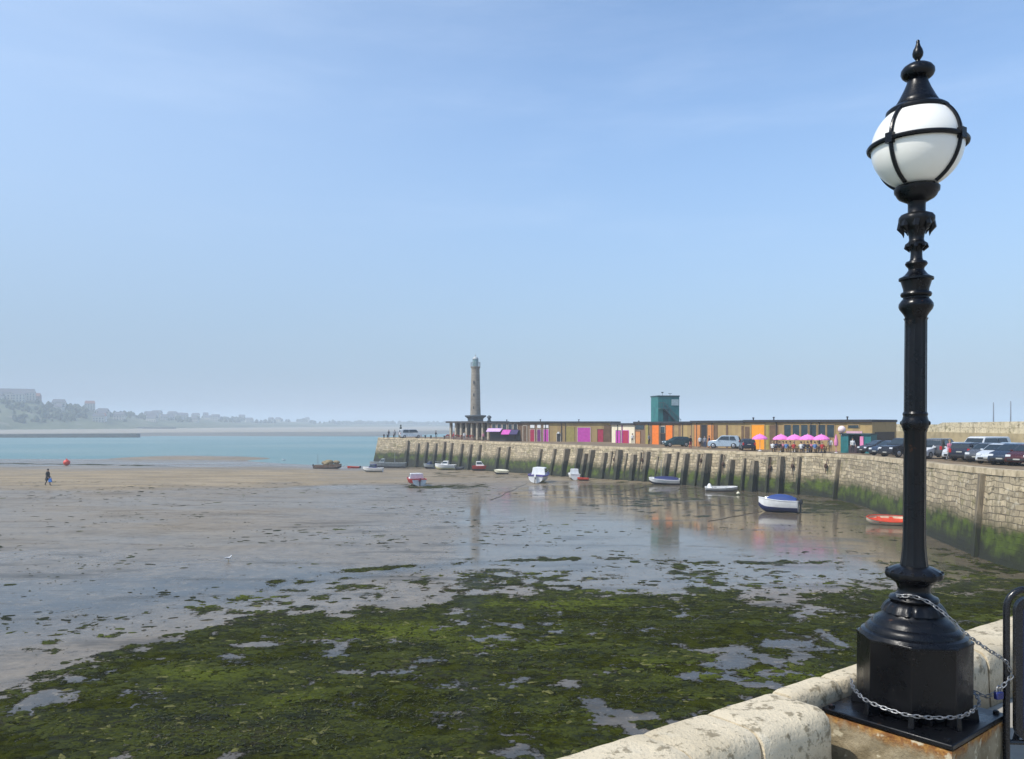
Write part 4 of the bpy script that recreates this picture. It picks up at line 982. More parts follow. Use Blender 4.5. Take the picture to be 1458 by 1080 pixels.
# ------------------------------------------------------------------ lighthouse and its colonnaded base
def build_lighthouse():
    D = 183.; k = D/F; c = P(677, 603, D); zb = 4.8
    t = thing('lighthouse', (c.x, c.y, zb), R(10), 'tall tapering grey stone lighthouse column with glazed lantern on the arm tip', 'lighthouse')
    Z = lambda y: CZ-(y-HY)*k-zb
    m, nt, b = newmat('lighthouse_stone'); tc = N(nt, 'ShaderNodeTexCoord').outputs['Object']
    n1 = noise(nt, tc, .9, 6, .6); n2 = noise(nt, tc, 4, 4)
    mp = N(nt, 'ShaderNodeMapping'); mp.inputs['Scale'].default_value = (1,1,1); nt.links.new(tc, mp.inputs[0]); x = N(nt, 'ShaderNodeSeparateXYZ'); nt.links.new(tc, x.inputs[0])
    cz = mth(nt, 'FRACT', mth(nt, 'MULTIPLY', x.outputs[2], 1.6))
    c1 = mixc(nt, ramp(nt, n1, .35, .7), (.30,.265,.21), (.20,.175,.14)); c1 = mixc(nt, ramp(nt, cz, .1, .0, 0, .6), c1, (.10,.09,.07)); nt.links.new(c1, b.inputs['Base Color']); b.inputs['Roughness'].default_value = .9; bump(nt, b, n2, .5, .05)
    P_ = lambda l: [(r*k, Z(y)) for r, y in l]
    MB().lathe(P_([(9,622),(9,604),(8.4,600),(7.9,592),(7.4,588),(7.1,575),(6.7,556),(6.2,538),(5.9,526),(6.0,524.5),(6.9,523),(7.1,521.8),(5,521.4)]), 24).obj('column', m, t)
    MB().lathe(P_([(9,603),(11.5,601.5),(11.5,596),(13,594.5),(15.5,593),(16,591.8),(15.5,591),(8,590.6)]), 8, ph=R(22.5)).obj('lower_gallery', pm('dark_gallery', (.07,.09,.10), .7, .3, 1, .1), t, False)
    for kk in range(3): MB().box((math.cos(-2.1)*7.0*k, math.sin(-2.1)*7*k, Z(580-kk*18)), (.18,.22,.6), 0, -2.1).obj('slit_window', pm('slit_shadow', (.09,.085,.08), .8, .2, 2, .05), t, False)
    gm = pm('lantern_glass', (.22,.42,.42), .1, .3, 2, 0, spec=.8)
    MB().lathe(P_([(3.8,521.4),(3.8,511)]), 12).obj('lantern', gm, t)
    mb = MB()
    for a in range(12): q = a*math.pi/6; mb.tube([(3.9*k*math.cos(q), 3.9*k*math.sin(q), Z(521.3)), (3.9*k*math.cos(q), 3.9*k*math.sin(q), Z(511))], .05, 4)
    for a in range(16): q = a*math.pi/8; mb.tube([(6.8*k*math.cos(q), 6.8*k*math.sin(q), Z(521.6)), (6.8*k*math.cos(q), 6.8*k*math.sin(q), Z(515.6))], .04, 4)
    mb.tube([(6.8*k*math.cos(a*math.pi/12), 6.8*k*math.sin(a*math.pi/12), Z(515.6)) for a in range(24)], .04, 4, closed=True); mb.obj('railing', pm('grey_metal', (.35,.38,.38), .5, .2, 3, .05), t, False)
    MB().lathe(P_([(4.3,511.2),(4.3,510.3),(3.4,508.8),(1.6,507.6),(.6,507),(.5,504.5)]), 16).obj('dome', pm('lead_dome', (.42,.45,.45), .5, .2, 2, .1), t)
build_lighthouse()
def build_colonnade():
    a = Vector((*XY(641,166), 0)); b = Vector((*XY(698,159), 0)); d = (b-a).normalized(); L = (b-a).length; zb = 4.8; k = 162/F
    t = thing('colonnade_building', (a.x, a.y, zb), math.atan2(d.y, d.x), 'low flat roofed building with pale pillars at the foot of the lighthouse', 'building')
    H = CZ-(601.5-HY)*k-zb
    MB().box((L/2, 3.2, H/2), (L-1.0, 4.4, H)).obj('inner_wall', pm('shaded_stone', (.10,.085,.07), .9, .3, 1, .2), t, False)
    MB().box((L/2, 2.3, H+.12), (L+.5, 6.8, .36)).obj('roof', pm('dark_roof_slab', (.075,.068,.062), .85, .3, 1, .1), t, False)
    for i in range(8):
        x = .35+(L-.7)*i/7; MB().box((x, -.1, H/2), (.42,.5,H)).obj('pillar', pm('pillar_stone', (.46,.40,.30), .85, .3, 2, .3), t, False)
    mb = MB(); 
    for i in range(7):
        if i in (0,3): mb.box((.35+(L-.7)*(i+.5)/7, .2, H/2-.2), ((L-.7)/7-.5,.2,H-.5))
    MB().box((L*.5-2.2, .35, 1.1), (3.5,.15,2.0)).obj('shutter', pm('grey_shutter', (.20,.18,.15), .8, .2, 2, .1), t, False)
    t2 = thing('roof_ornament', (*XY(696.5,161), H+zb+.3), 0, 'small dark domed vent on the roof right of the lighthouse', 'roof vent')
    MB().lathe([(.42,0),(.42,.12),(.3,.16),(.3,.6),(.48,.7),(.42,.95),(.2,1.15),(.03,1.2)], 12).obj('vent', pm('dark_gallery', (0,0,0)), t2)
build_colonnade()
# sea wall behind the car park
def build_seawall():
    q = [(1255,119,7.95),(1290,112,7.95),(1335,103,7.9),(1342,101,8.15),(1400,92,8.2),(1458,85,8.25),(1600,70,8.3)]
    ptsw = [Vector((*XY(a, b), c)) for a, b, c in q]; base = ptsw[0].copy(); base.z = 4.6
    t = thing('sea_wall', base, 0, 'high cream stone wall behind the parked cars with a ledge', 'sea wall')
    m = wallmat('cream_wall', False, 2.2, .9, (.66,.58,.40), (.52,.45,.29), mortar=(.33,.27,.16))
    S = [0.]; 
    for i in range(1, len(ptsw)): S.append(S[-1]+(ptsw[i]-ptsw[i-1]).length)
    top = [p-base for p in ptsw]; bot = [Vector((p.x, p.y, 6.95))-base for p in ptsw]; off = Vector((.75,.66,0))
    uvmesh('upper_wall', [strip('', top, bot, S, None, 2), strip('', top, [p+off for p in top], S, None), strip('', [p+off for p in top], [p+off+Vector((0,0,-4)) for p in bot], S, None)], [m], t)
    l0 = [p-off*.8 for p in bot]; l1 = [Vector((p.x, p.y, 0)) for p in l0]
    l0b = [p+Vector((0,0,-.12)) for p in l0]
    uvmesh('ledge', [strip('', [p+off*.1 for p in bot], l0, S, None), strip('', l0, l1, S, None, 2)], [pm('ledge_stone', (.42,.34,.19), .9, .3, 1, .3)], t)
build_seawall()
MAST = pm('slim_grey_mast', (.22,.25,.28), .5, .2, 2, .05)
for px, y, D, lb in ((1414.5,573,101,'slim mast above the sea wall, left of two'), (1439,571,101,'slim mast above the sea wall, right of two')):
    p = P(px, 640, D); o = MB().lathe([(.10,0),(.09,2),(.06,CZ-(y-HY)/F*D-p.z),(.02,CZ-(y-HY)/F*D-p.z+.05)], 8).obj('mast', MAST); o.location = (p.x, p.y, p.z); tag(o, lb, 'mast')

# ------------------------------------------------------------------ boats
DKH = pm('dark_antifoul', (.02,.025,.05), .6, .4, 3, .1); GRYR = pm('grey_rubber', (.22,.23,.25), .6, .2, 3, .1); MOT = pm('outboard_black', (.01,.011,.014), .35, .3, 5, .1)
def boat(name, L, B, H, up, low, label, parts, loc, rz, tilt=0, pitch=0, inner=None, cat='boat', blunt=.55, group=None):
    t = thing(name, loc, 0, label, cat, group); t.rotation_euler = (R(tilt), R(pitch), rz)
    ns = 13; st = []
    for i in range(ns):
        q = i/(ns-1); x = -L/2+L*q
        b = B/2*(1 if q < .35 else (1-((q-.35)/.65)**2.4)**blunt)*(.86+.14*min(1, q/.25)); b = max(b, .02)
        sh = H*(1+.28*max(0, q-.3)**1.6/.6); kz = 0+H*.55*max(0, (q-.75)/.25)**2.2
        st.append((x, b, sh, kz))
    def sec(x, b, sh, kz): return [(x,0,kz),(x,b*.55,kz+(sh-kz)*.14),(x,b*.86,kz+(sh-kz)*.42),(x,b,sh)]
    V = []; 
    for s_ in st:
        q = sec(*s_); V += q+[(a,-b2,c) for a,b2,c in q[:0:-1]]
    m = 7; Fc = []; mi = []
    for i in range(ns-1):
        for j in range(m-1):
            Fc.append((i*m+j, i*m+j+1, (i+1)*m+j+1, (i+1)*m+j)); 
    # order: keel, s1,s2,gun, -gun,-s2,-s1
    Fc = []; 
    for i in range(ns-1):
        for a, b2, k in ((0,1,1),(1,2,1),(2,3,0),(4,5,0),(5,6,1),(6,0,1)):
            Fc.append((i*m+a, i*m+b2, (i+1)*m+b2, (i+1)*m+a)); mi.append(k)
    Fc.append((0,1,2,3,4,5,6)); mi.append(parts.get('transom', 0))
    mb = MB(); 
    for f_, k in zip(Fc, mi): mb.f.append(f_); mb.m.append(k)
    mb.v = V; mb.obj('hull', [up, low], t)
    # deck / inside
    dz = -.04 if 'open' not in parts else -H*.45
    mb = MB(); V = [(x, b*.93, sh+dz) for x, b, sh, k in st]+[(x, -b*.93, sh+dz) for x, b, sh, k in st]
    mb.add(V, [(i, i+1, ns+i+1, ns+i) for i in range(ns-1)])
    mb.obj('floor' if 'open' in parts else 'deck', inner or up, t, False)
    mb = MB(); mb.tube([(x, b, sh) for x, b, sh, k in st]+[(x, -b, sh) for x, b, sh, k in st[::-1]], parts.get('railw', .045 if L > 3 else .035), 5, closed=True)
    mb.obj('gunwale', parts.get('rail', up), t)
    if 'open' in parts:
        for q in (-.18,.15): MB().box((L*q, 0, H*.8), (.28, B*.86, .05)).obj('thwart', parts['open'], t, False)
    if 'cabin' in parts:
        x0, x1, w, h, m2 = parts['cabin']; z = H*1.02
        mb = MB(); mb.add([(x0,-w/2,z),(x1,-w/2*.8,z),(x1,w/2*.8,z),(x0,w/2,z),(x0,-w/2*.86,z+h),(x1-h*.8,-w/2*.68,z+h),(x1-h*.8,w/2*.68,z+h),(x0,w/2*.86,z+h)], [(0,3,2,1),(4,5,6,7),(0,1,5,4),(1,2,6,5),(2,3,7,6),(3,0,4,7)])
        cb = mb.obj('cabin', m2, t, False, .04)
        for s_ in (-1, 1):
            mb = MB(); a = [(x0+.12,s_*(w/2*.95+.012),z+h*.38),(x1-h*.42,s_*(w/2*.80+.012),z+h*.38),(x1-h*.75,s_*(w/2*.71+.012),z+h*.86),(x0+.12,s_*(w/2*.88+.012),z+h*.86)]
            mb.add(a+[(p[0],p[1]-s_*.03,p[2]) for p in a], [(0,1,2,3),(7,6,5,4),(0,4,5,1),(1,5,6,2),(2,6,7,3),(3,7,4,0)]); mb.obj('window', GL, cb, False)
        mb = MB(); a = [(x1-h*.30+.01,-w/2*.70,z+h*.38),(x1-h*.30+.01,w/2*.70,z+h*.38),(x1-h*.66+.03,w/2*.66,z+h*.85),(x1-h*.66+.03,-w/2*.66,z+h*.85)]
        mb.add(a+[(p[0]-.05,p[1],p[2]-.03) for p in a], [(0,1,2,3),(7,6,5,4),(0,4,5,1),(1,5,6,2),(2,6,7,3),(3,7,4,0)]); mb.obj('windscreen', GL, cb, False)
    if 'cover' in parts:
        x0, x1, h, m2 = parts['cover']; mb = MB(); V = []; n = 9
        for i in range(n):
            x = x0+(x1-x0)*i/(n-1); b = np.interp(x, [s_[0] for s_ in st], [s_[1] for s_ in st])*1.02; sh = np.interp(x, [s_[0] for s_ in st], [s_[2] for s_ in st])
            hh = h*(.15+.85*math.sin(math.pi*min(1, (i+.6)/(n-.2)))**.7)
            for j in range(7):
                a = math.pi*j/6; V.append((x, b*math.cos(a), sh+.02+hh*math.sin(a)**.9))
        mb.add(V, [(i*7+j, i*7+j+1, (i+1)*7+j+1, (i+1)*7+j) for i in range(n-1) for j in range(6)]+[tuple(range(7)), tuple((n-1)*7+j for j in range(7))[::-1]])
        mb.obj('cover', m2, t)
    if 'outboard' in parts:
        c = parts['outboard']; mo = MB().box((-L/2-.22, 0, H*.98), (.34,.30,.42), 0, 0, .8).obj('outboard_motor', c, t, False, .05)
        MB().box((-L/2-.20, 0, H*.42), (.13,.09,.9)).obj('motor_leg', MOT, mo, False)
        MB().lathe([(.02,-.02),(.14,0),(.02,.02)], 10, (-L/2-.22, 0, 0.05)).obj('propeller', MOT, mo)
    if 'mast' in parts:
        h, x = parts['mast']; MB().lathe([(.05,0),(.03,h)], 8, (x,0,H)).obj('mast', MAST, t)
    if 'rails' in parts:
        mb = MB(); pr = [(x, b*.9, sh+.42) for x, b, sh, k in st[7:]]; pr = pr+[(a,-b2,c) for a,b2,c in pr[::-1]]
        mb.tube(pr, .022, 5)
        for q in pr[::3]: mb.tube([(q[0],q[1],q[2]-.45), q], .018, 4)
        mb.obj('bow_rail', STEEL, t)
    return t
def bl(px, y, zoff=0.):
    """mud point under photo position"""
    D = F*CZ/(y-HY)
    for _ in range(12): D = F*(CZ-mz((px-CX)/F*D, D))/(y-HY)
    x = (px-CX)/F*D; return Vector((x, D, mz(x, D)+zoff))
BLU = pm('blue_cover_canvas', (.02,.055,.22), .7, .2, 4, .2); CRMB = pm('cream_hull', (.72,.68,.50), .5, .15, 3, .05); REDB = pm('red_hull', (.42,.025,.02), .45, .2, 3, .05)
ORG = pm('orange_red_inside', (.62,.06,.02), .5, .2, 3, .05); YLH = pm('pale_yellow_hull', (.74,.72,.40), .45, .12, 3, .05); WOODB = pm('worn_boat_wood', (.20,.13,.07), .7, .3, 5, .2); GRYH = pm('grey_hull', (.30,.33,.33), .6, .25, 2, .1)
NVH = pm('navy_hull', (.015,.025,.12), .45, .2, 3, .05); VIO = pm('violet_band', (.10,.07,.28), .5, .2, 3, .05)
b = boat('motor_boat', 3.45, 1.8, 1.05, WH, NVH, 'white motor boat with a bright blue canvas cover and black outboard', {'cover': (-1.6,.95,.58,BLU), 'outboard': MOT, 'rail': WH, 'cabin': (.7,1.35,1.1,.34,WH)}, bl(1108,729), R(155), 5)
boat('rowing_dinghy', 2.9, 1.45, .5, CRMB, CRMB, 'small dinghy with orange red inside and cream hull near the wall', {'open': ORG, 'rail': ORG}, bl(1260,746), R(166), -17, inner=ORG)
boat('sailing_dinghy', 4.0, 1.7, .72, WH, DKH, 'white dinghy with dark blue cover and raised short mast', {'cover': (-1.8,1.3,.35,NVH), 'mast': (2.6,.4), 'rail': WH}, bl(946,689.5), R(165), -6)
boat('tender', 3.7, 1.5, .45, pm('pale_grey_hull', (.52,.52,.51), .6, .15, 3, .05), GRYR, 'flat pale grey open tender with a raised white bow', {'open': GRYR, 'rail': WH, 'cover': (-1.6,-1.1,.45,WH)}, bl(1027,699), R(-12), 4)
boat('cabin_cruiser', 5.0, 2.4, 1.05, WH, YLH, 'white cabin cruiser with violet band seen from its stern', {'cabin': (-.9,1.8,1.9,.95,WH), 'rail': VIO, 'railw': .12, 'rails': 1, 'outboard': WH}, bl(768,686), R(75), 3)
boat('motor_boat', 3.6, 2.25, .85, REDB, WH, 'red and white motor boat with dark red outboard, nearest on the sandbank', {'cabin': (-.5,1.0,1.9,.7,WH), 'outboard': pm('maroon_cowl', (.16,.01,.03), .4, .2, 4, .05), 'rail': REDB, 'transom': 1}, bl(592,690.5), R(112), 0)
boat('motor_boat', 2.8, 1.6, .8, WH, DKH, 'small white boat with dark windows below the close-set timbers', {'cabin': (-.6,.7,1.3,.75,WH), 'rail': WH}, bl(817,682.5), R(95), 0)
boat('rowing_dinghy', 1.6, .9, .35, ORG, DKH, 'tiny red tender lying beside the small white windowed boat', {'rail': ORG}, bl(830,684), R(160), 0)
boat('cabin_cruiser', 4.0, 1.9, .95, WH, YLH, 'white and pale yellow cabin cruiser under the far timbers', {'cabin': (-.6,.9,1.4,.75,WH), 'rail': WH, 'rails': 1}, bl(634,668.5), R(172), 0)
boat('inflatable_dinghy', 2.0, 1.2, .5, GRYR, GRYR, 'grey inflatable dinghy tied behind the pale yellow cruiser', {'open': GRYR, 'outboard': MOT, 'rail': GRYR}, bl(651,668.5), R(175), 0)
boat('motor_boat', 4.2, 1.9, .9, REDB, DKH, 'red hulled boat with white wheelhouse under the far timbers', {'cabin': (-1.4,.2,1.2,.85,WH), 'rail': REDB}, bl(689,670), R(-8), 0)
boat('rowing_dinghy', 2.4, 1.1, .6, CRMB, DKH, 'short cream white dinghy on the sand below the lilac awning', {'cover': (-1.1,1.0,.22,CRMB), 'rail': CRMB}, bl(714,675), R(172), 0)
boat('motor_boat', 2.4, 1.4, .85, GRYH, DKH, 'small dark blue grey boat left of the pale yellow cruiser', {'cabin': (-.5,.5,1.,.6,NVH), 'rail': GRYH, 'mast': (1.4,-.2)}, bl(611,667), R(160), 0)
boat('workboat', 7.6, 2.5, 1.2, GRYH, DKH, 'long low grey workboat moored against the tip of the arm', {'open': WOODB, 'rail': GRYH, 'cabin': (.6,1.9,1.3,.9,GRYH), 'mast': (2.2,-1.5)}, Vector((*XY(552,167.5), -1.45)), R(178), 0)
boat('motor_boat', 3.6, 1.6, .75, WH, GRYH, 'small white boat with dark cabin off the tip of the arm', {'cabin': (-.6,.8,1.2,.7,NVH), 'rail': WH}, bl(531,672), R(175), 0)
boat('rowing_dinghy', 2.6, 1.1, .5, REDB, REDB, 'tiny red dinghy at the water edge right of the fishing boat', {'rail': ORG, 'outboard': MOT}, Vector((*XY(503,164), -1.35)), R(170), 0)
t = boat('fishing_boat', 5.4, 2.2, .85, pm('faded_tan_hull', (.36,.30,.22), .7, .4, 3, .1, c2=(.28,.12,.08)), DKH, 'old faded fishing boat heaped with tan nets at the water edge', {'rail': WOODB, 'mast': (2.2,-2.0), 'outboard': MOT}, Vector((*XY(467,160), -1.15)), R(4), 0)
mb = MB(); rq = random.Random(4)
for k in range(9): mb.ell((rq.uniform(-.9,1.8), rq.uniform(-.5,.5), .95+rq.uniform(0,.55)), (rq.uniform(.5,.8),.6,rq.uniform(.35,.6)), 9, 6)
mb.obj('net_heap', pm('tan_nets', (.30,.24,.13), .95, .4, 5, .6), t)
# buoys
o = MB().ell((0,0,.62), (.68,.68,.62), 20, 12).lathe([(.12,1.2),(.14,1.42),(.05,1.46)], 10).obj('mooring_buoy', pm('red_buoy', (.70,.05,.02), .4, .15, 3, .05)); o.location = bl(95,662.5); tag(o, 'big round red mooring buoy lying on the far sand', 'buoy')
o = MB().ell((0,0,.16), (.2,.2,.17), 12, 8).lathe([(.05,.3),(.05,.4)], 6).obj('mooring_buoy', pm('cream_buoy', (.72,.68,.5), .5, .15, 3, .05)); o.location = bl(1051,704); tag(o, 'small cream buoy on the mud right of the grey tender', 'buoy')
# mooring ropes across the mud
ROPE = pm('muddy_rope', (.12,.10,.07), .9, .3, 5, .2)
def rope(a, b2, lab):
    pa, pb = bl(*a), bl(*b2); n = 16; q = []
    for i in range(n+1):
        p = pa.lerp(pb, i/n); p.x += math.sin(i*1.1)*.12; p.z = mz(p.x, p.y)+.02; q.append(p-pa)
    o = MB().tube(q, .022, 5).obj('mooring_rope', ROPE); o.location = pa; tag(o, lab, 'rope')
rope((1085,728),(1010,742), 'dark rope running over the mud left from the blue covered boat')
rope((750,688),(700,712), 'dark rope on the mud running toward the camera from the white cruiser')
rope((932,690),(880,701), 'dark rope on the mud left of the dinghy with raised mast')

# ------------------------------------------------------------------ cars
TYRE = pm('tyre_rubber', (.015,.015,.016), .85, .2, 10, .1); RIM = pm('alloy_rim', (.45,.46,.48), .35, .15, 10, .05, .8); HL = pm('headlight_glass', (.72,.75,.78), .12, .1, 10, 0); TL = pm('tail_light_red', (.42,.01,.012), .25, .1, 10, 0); CGL = pm('car_glass', (.018,.028,.032), .06, .2, 2, 0, spec=.8); TRIM = pm('car_black_trim', (.015,.015,.017), .5, .2, 6, .05); PLW = pm('plate_white', (.42,.42,.38), .5, .1, 5, 0)
PROF = {'hatch': (4.0,.86, [(-1.98,.38),(-2.0,.62),(-1.93,.90),(-1.62,1.38),(-1.35,1.46),(-.2,1.49),(.15,1.44),(.95,.98),(1.72,.84),(1.95,.66),(2.0,.40)], (3,6,7)),
        'estate': (4.5,.88, [(-2.2,.38),(-2.25,.65),(-2.2,.95),(-1.95,1.42),(-1.7,1.48),(.0,1.50),(.35,1.44),(1.15,1.0),(2.0,.86),(2.22,.66),(2.25,.40)], (3,6,7)),
        'suv': (4.3,.92, [(-2.1,.45),(-2.15,.75),(-2.1,1.08),(-1.95,1.68),(-1.75,1.76),(.1,1.78),(.35,1.72),(.95,1.14),(1.95,1.02),(2.12,.80),(2.15,.48)], (3,6,7)),
        'van': (4.9,.96, [(-2.4,.42),(-2.45,.8),(-2.42,1.1),(-2.3,1.82),(-2.1,1.95),(.9,1.96),(1.15,1.88),(1.75,1.15),(2.3,.98),(2.42,.75),(2.45,.45)], (3,6,7))}
def car(kind, paint, loc, rz, label, cat='car', group=None):
    L, hw, pr, (rt, ft, fb) = PROF[kind]; t = thing('parked_car' if kind != 'van' else 'parked_van', loc, rz, label, cat, group)
    belt = pr[fb][1]; rz_ = max(p[1] for p in pr)
    def wy(z, x): 
        k = max(0, (z-belt)/(rz_-belt)); e = max(0, abs(x)-L*.36)/(L*.14); return hw*(1-.20*k)*(1-.10*e*e) if z > .3 else hw
    n = len(pr); mb = MB(); low = [(pr[-1][0]-.05,.26),(pr[0][0]+.05,.26)]; full = pr+low
    inner = []
    V = [(x, wy(z,x), z) for x, z in full]+[(x, -wy(z,x), z) for x, z in full]; m = len(full)
    # side faces as fan of quads to the floor-line
    mb.add(V, [tuple(range(m)), tuple(range(m,2*m))[::-1]]+[(i, m+i, m+(i+1)%m, (i+1)%m) for i in range(m)])
    body = mb.obj('body', paint, t, True, .06)
    # glass: side windows, windscreen, rear window
    def side(s_, poly, nm):
        a = [(x, s_*(wy(z,x)+.014), z) for x, z in poly]; b2 = [(x, s_*(wy(z,x)-.03), z) for x, z in poly]; k = len(a); q = MB()
        q.add(a+b2, [tuple(range(k)), tuple(range(k,2*k))[::-1]]+[(i,(i+1)%k,k+(i+1)%k,k+i) for i in range(k)]); q.obj(nm, CGL, t, False)
    zb, zt = belt+.04, rz_-.13; xr = pr[rt][0]; xf = pr[ft][0]; xb = pr[fb][0]
    mid = (xr+xf)/2+.05; x_end = -L/2+.42
    fx = lambda z: xb+(xf-xb)*(z-belt)/(pr[ft][1]-belt)
    for s_ in (-1, 1):
        side(s_, [(mid+.05,zb),(fx(zb)-.12,zb),(fx(zt)-.12,zt),(mid+.05,zt)], 'window'); side(s_, [(x_end+(.12),zb),(mid-.05,zb),(mid-.05,zt),(x_end+.32,zt)], 'window')
    def quad(i, j, nm, e0=.1, e1=.1):
        (x0,z0),(x1,z1) = pr[i], pr[j]; a = Vector((x0,0,z0)); c = Vector((x1,0,z1)); d = (c-a); nr = Vector((-d.z,0,d.x)).normalized()
        if nr.dot(Vector((x0 if abs(x0) > .5 else x1,0,.6))) < 0: nr = -nr
        p, q2 = a+d*e0+nr*.012, c-d*e1+nr*.012; V = []
        for pt in (p, q2): V += [(pt.x, -wy(pt.z,pt.x)*.9, pt.z), (pt.x, wy(pt.z,pt.x)*.9, pt.z)]
        V2 = [(v[0]-nr.x*.03, v[1], v[2]-nr.z*.03) for v in V]; q = MB(); q.add(V+V2, [(0,1,3,2),(4,6,7,5),(0,4,5,1),(2,3,7,6),(0,2,6,4),(1,5,7,3)]); q.obj(nm, CGL, t, False)
    quad(ft, fb, 'windscreen', .08, .06); quad(2, rt, 'rear_window', .22, .08)
    zh = pr[-2][1]+.02
    for s_ in (-1, 1):
        MB().box((L/2-.09, s_*(hw-.27), zh+.02), (.12,.34,.16)).obj('headlight', HL, t, False, .03)
        MB().box((-L/2+.045, s_*(hw-.16), pr[1][1]+.22), (.10,.20,.32)).obj('tail_light', TL, t, False, .02)
        MB().box((xb-.22, s_*(hw+.08), belt+.06), (.12,.18,.13)).obj('door_mirror', paint, t, False, .03)
    MB().box((L/2-.02, 0, .44), (.09,hw*1.5,.16)).obj('front_bumper', TRIM, t, False, .02); MB().box((-L/2+.02, 0, .46), (.09,hw*1.6,.16)).obj('rear_bumper', TRIM, t, False, .02)
    MB().box((L/2+.03, 0, .47), (.02,.44,.09)).obj('number_plate', PLW, t, False); MB().box((-L/2-.01, 0, .78), (.03,.44,.09)).obj('number_plate', PLW, t, False)
    r = .33 if kind != 'suv' else .37
    for sx in (-L*.31, L*.32):
        for s_ in (-1, 1):
            q = MB(); q.M = Matrix.Translation((sx, s_*(hw-.09), r)) @ Matrix.Rotation(R(90), 4, 'X')
            w_ = q.lathe([(r*.6,-.11),(r*.95,-.11),(r,-.08),(r,.08),(r*.95,.11),(r*.6,.11)], 20, cap=True).obj('wheel', TYRE, t)
            q = MB(); q.M = Matrix.Translation((sx, s_*(hw+.028), r)) @ Matrix.Rotation(R(90), 4, 'X'); q.lathe([(r*.62,-.012),(r*.56,.006),(.05,.012)] if s_ < 0 else [(.05,-.012),(r*.56,-.006),(r*.62,.012)], 12).obj('rim', RIM, w_)
    return t
def qp(px, D): x, y = XY(px, D); return Vector((x, y, quay_z(x, y)+.01))
def paint(n, c): return pm('car_paint_'+n, c, .22, .08, 1.5, 0, .25)
SIL = paint('silver', (.62,.65,.67)); WHT = paint('white', (.72,.73,.72)); BLK2 = paint('black', (.02,.02,.025)); DBL = paint('dark_blue', (.03,.045,.075)); TEA = paint('dark_teal', (.03,.075,.085)); DRD = paint('dark_red', (.075,.018,.022)); GRE = paint('gun_grey', (.10,.105,.115)); PAL = paint('pale_blue_grey', (.40,.48,.54)); NAVC = paint('navy', (.02,.025,.045))
# row of cars on the right, angled to the wall
car('suv', GRE, qp(1341,72), R(40), 'dark grey tall car showing red tail lights, behind the lamp post')
car('hatch', WHT, qp(1322,71.5), R(215), 'white hatchback half hidden just right of the lamp post')
car('hatch', SIL, qp(1368,68), R(222), 'silver hatchback with greenish windscreen, left of the navy car')
car('estate', NAVC, qp(1385,65), R(35), 'navy car with a red tail light in front of the white van')
car('van', WHT, qp(1402,69), R(205), 'white van with pale roof rising above the row of cars', 'van')
car('estate', GRE, qp(1409,62), R(214), 'dark grey car between the white van and the silver car')
car('hatch', SIL, qp(1424,58.8), R(214), 'silver car with its front towards the wall edge, third from right')
car('estate', DBL, qp(1446,57.5), R(212), 'dark blue car right of the silver car, bonnet to the left')
car('hatch', DRD, qp(1468,56.), R(212), 'dark red car cut off by the right edge')
car('hatch', PAL, qp(1436,66), R(208), 'pale blue grey car behind the front row')
car('hatch', BLK2, qp(1250,86), R(190), 'low black car in front of the dark doorway')
car('hatch', DBL, qp(1267,80), R(200), 'blue grey car left of the lamp post, below the cream wall')
car('suv', BLK2, qp(1285,75.5), R(200), 'black car partly hidden by the left side of the lamp post')
# cars on the middle of the arm
car('hatch', TEA, qp(963,118), R(188), 'dark teal hatchback before the bright orange doors')
car('suv', PAL, qp(1031,110), R(160), 'pale blue grey estate car in front of the tan workshop')
car('hatch', NAVC, qp(1064,102), R(80), 'dark blue hatchback with its rear to us left of the amber door')
car('van', WHT, qp(584.5,176), R(20), 'white van parked near the tip of the arm beside the dark statue', 'van')

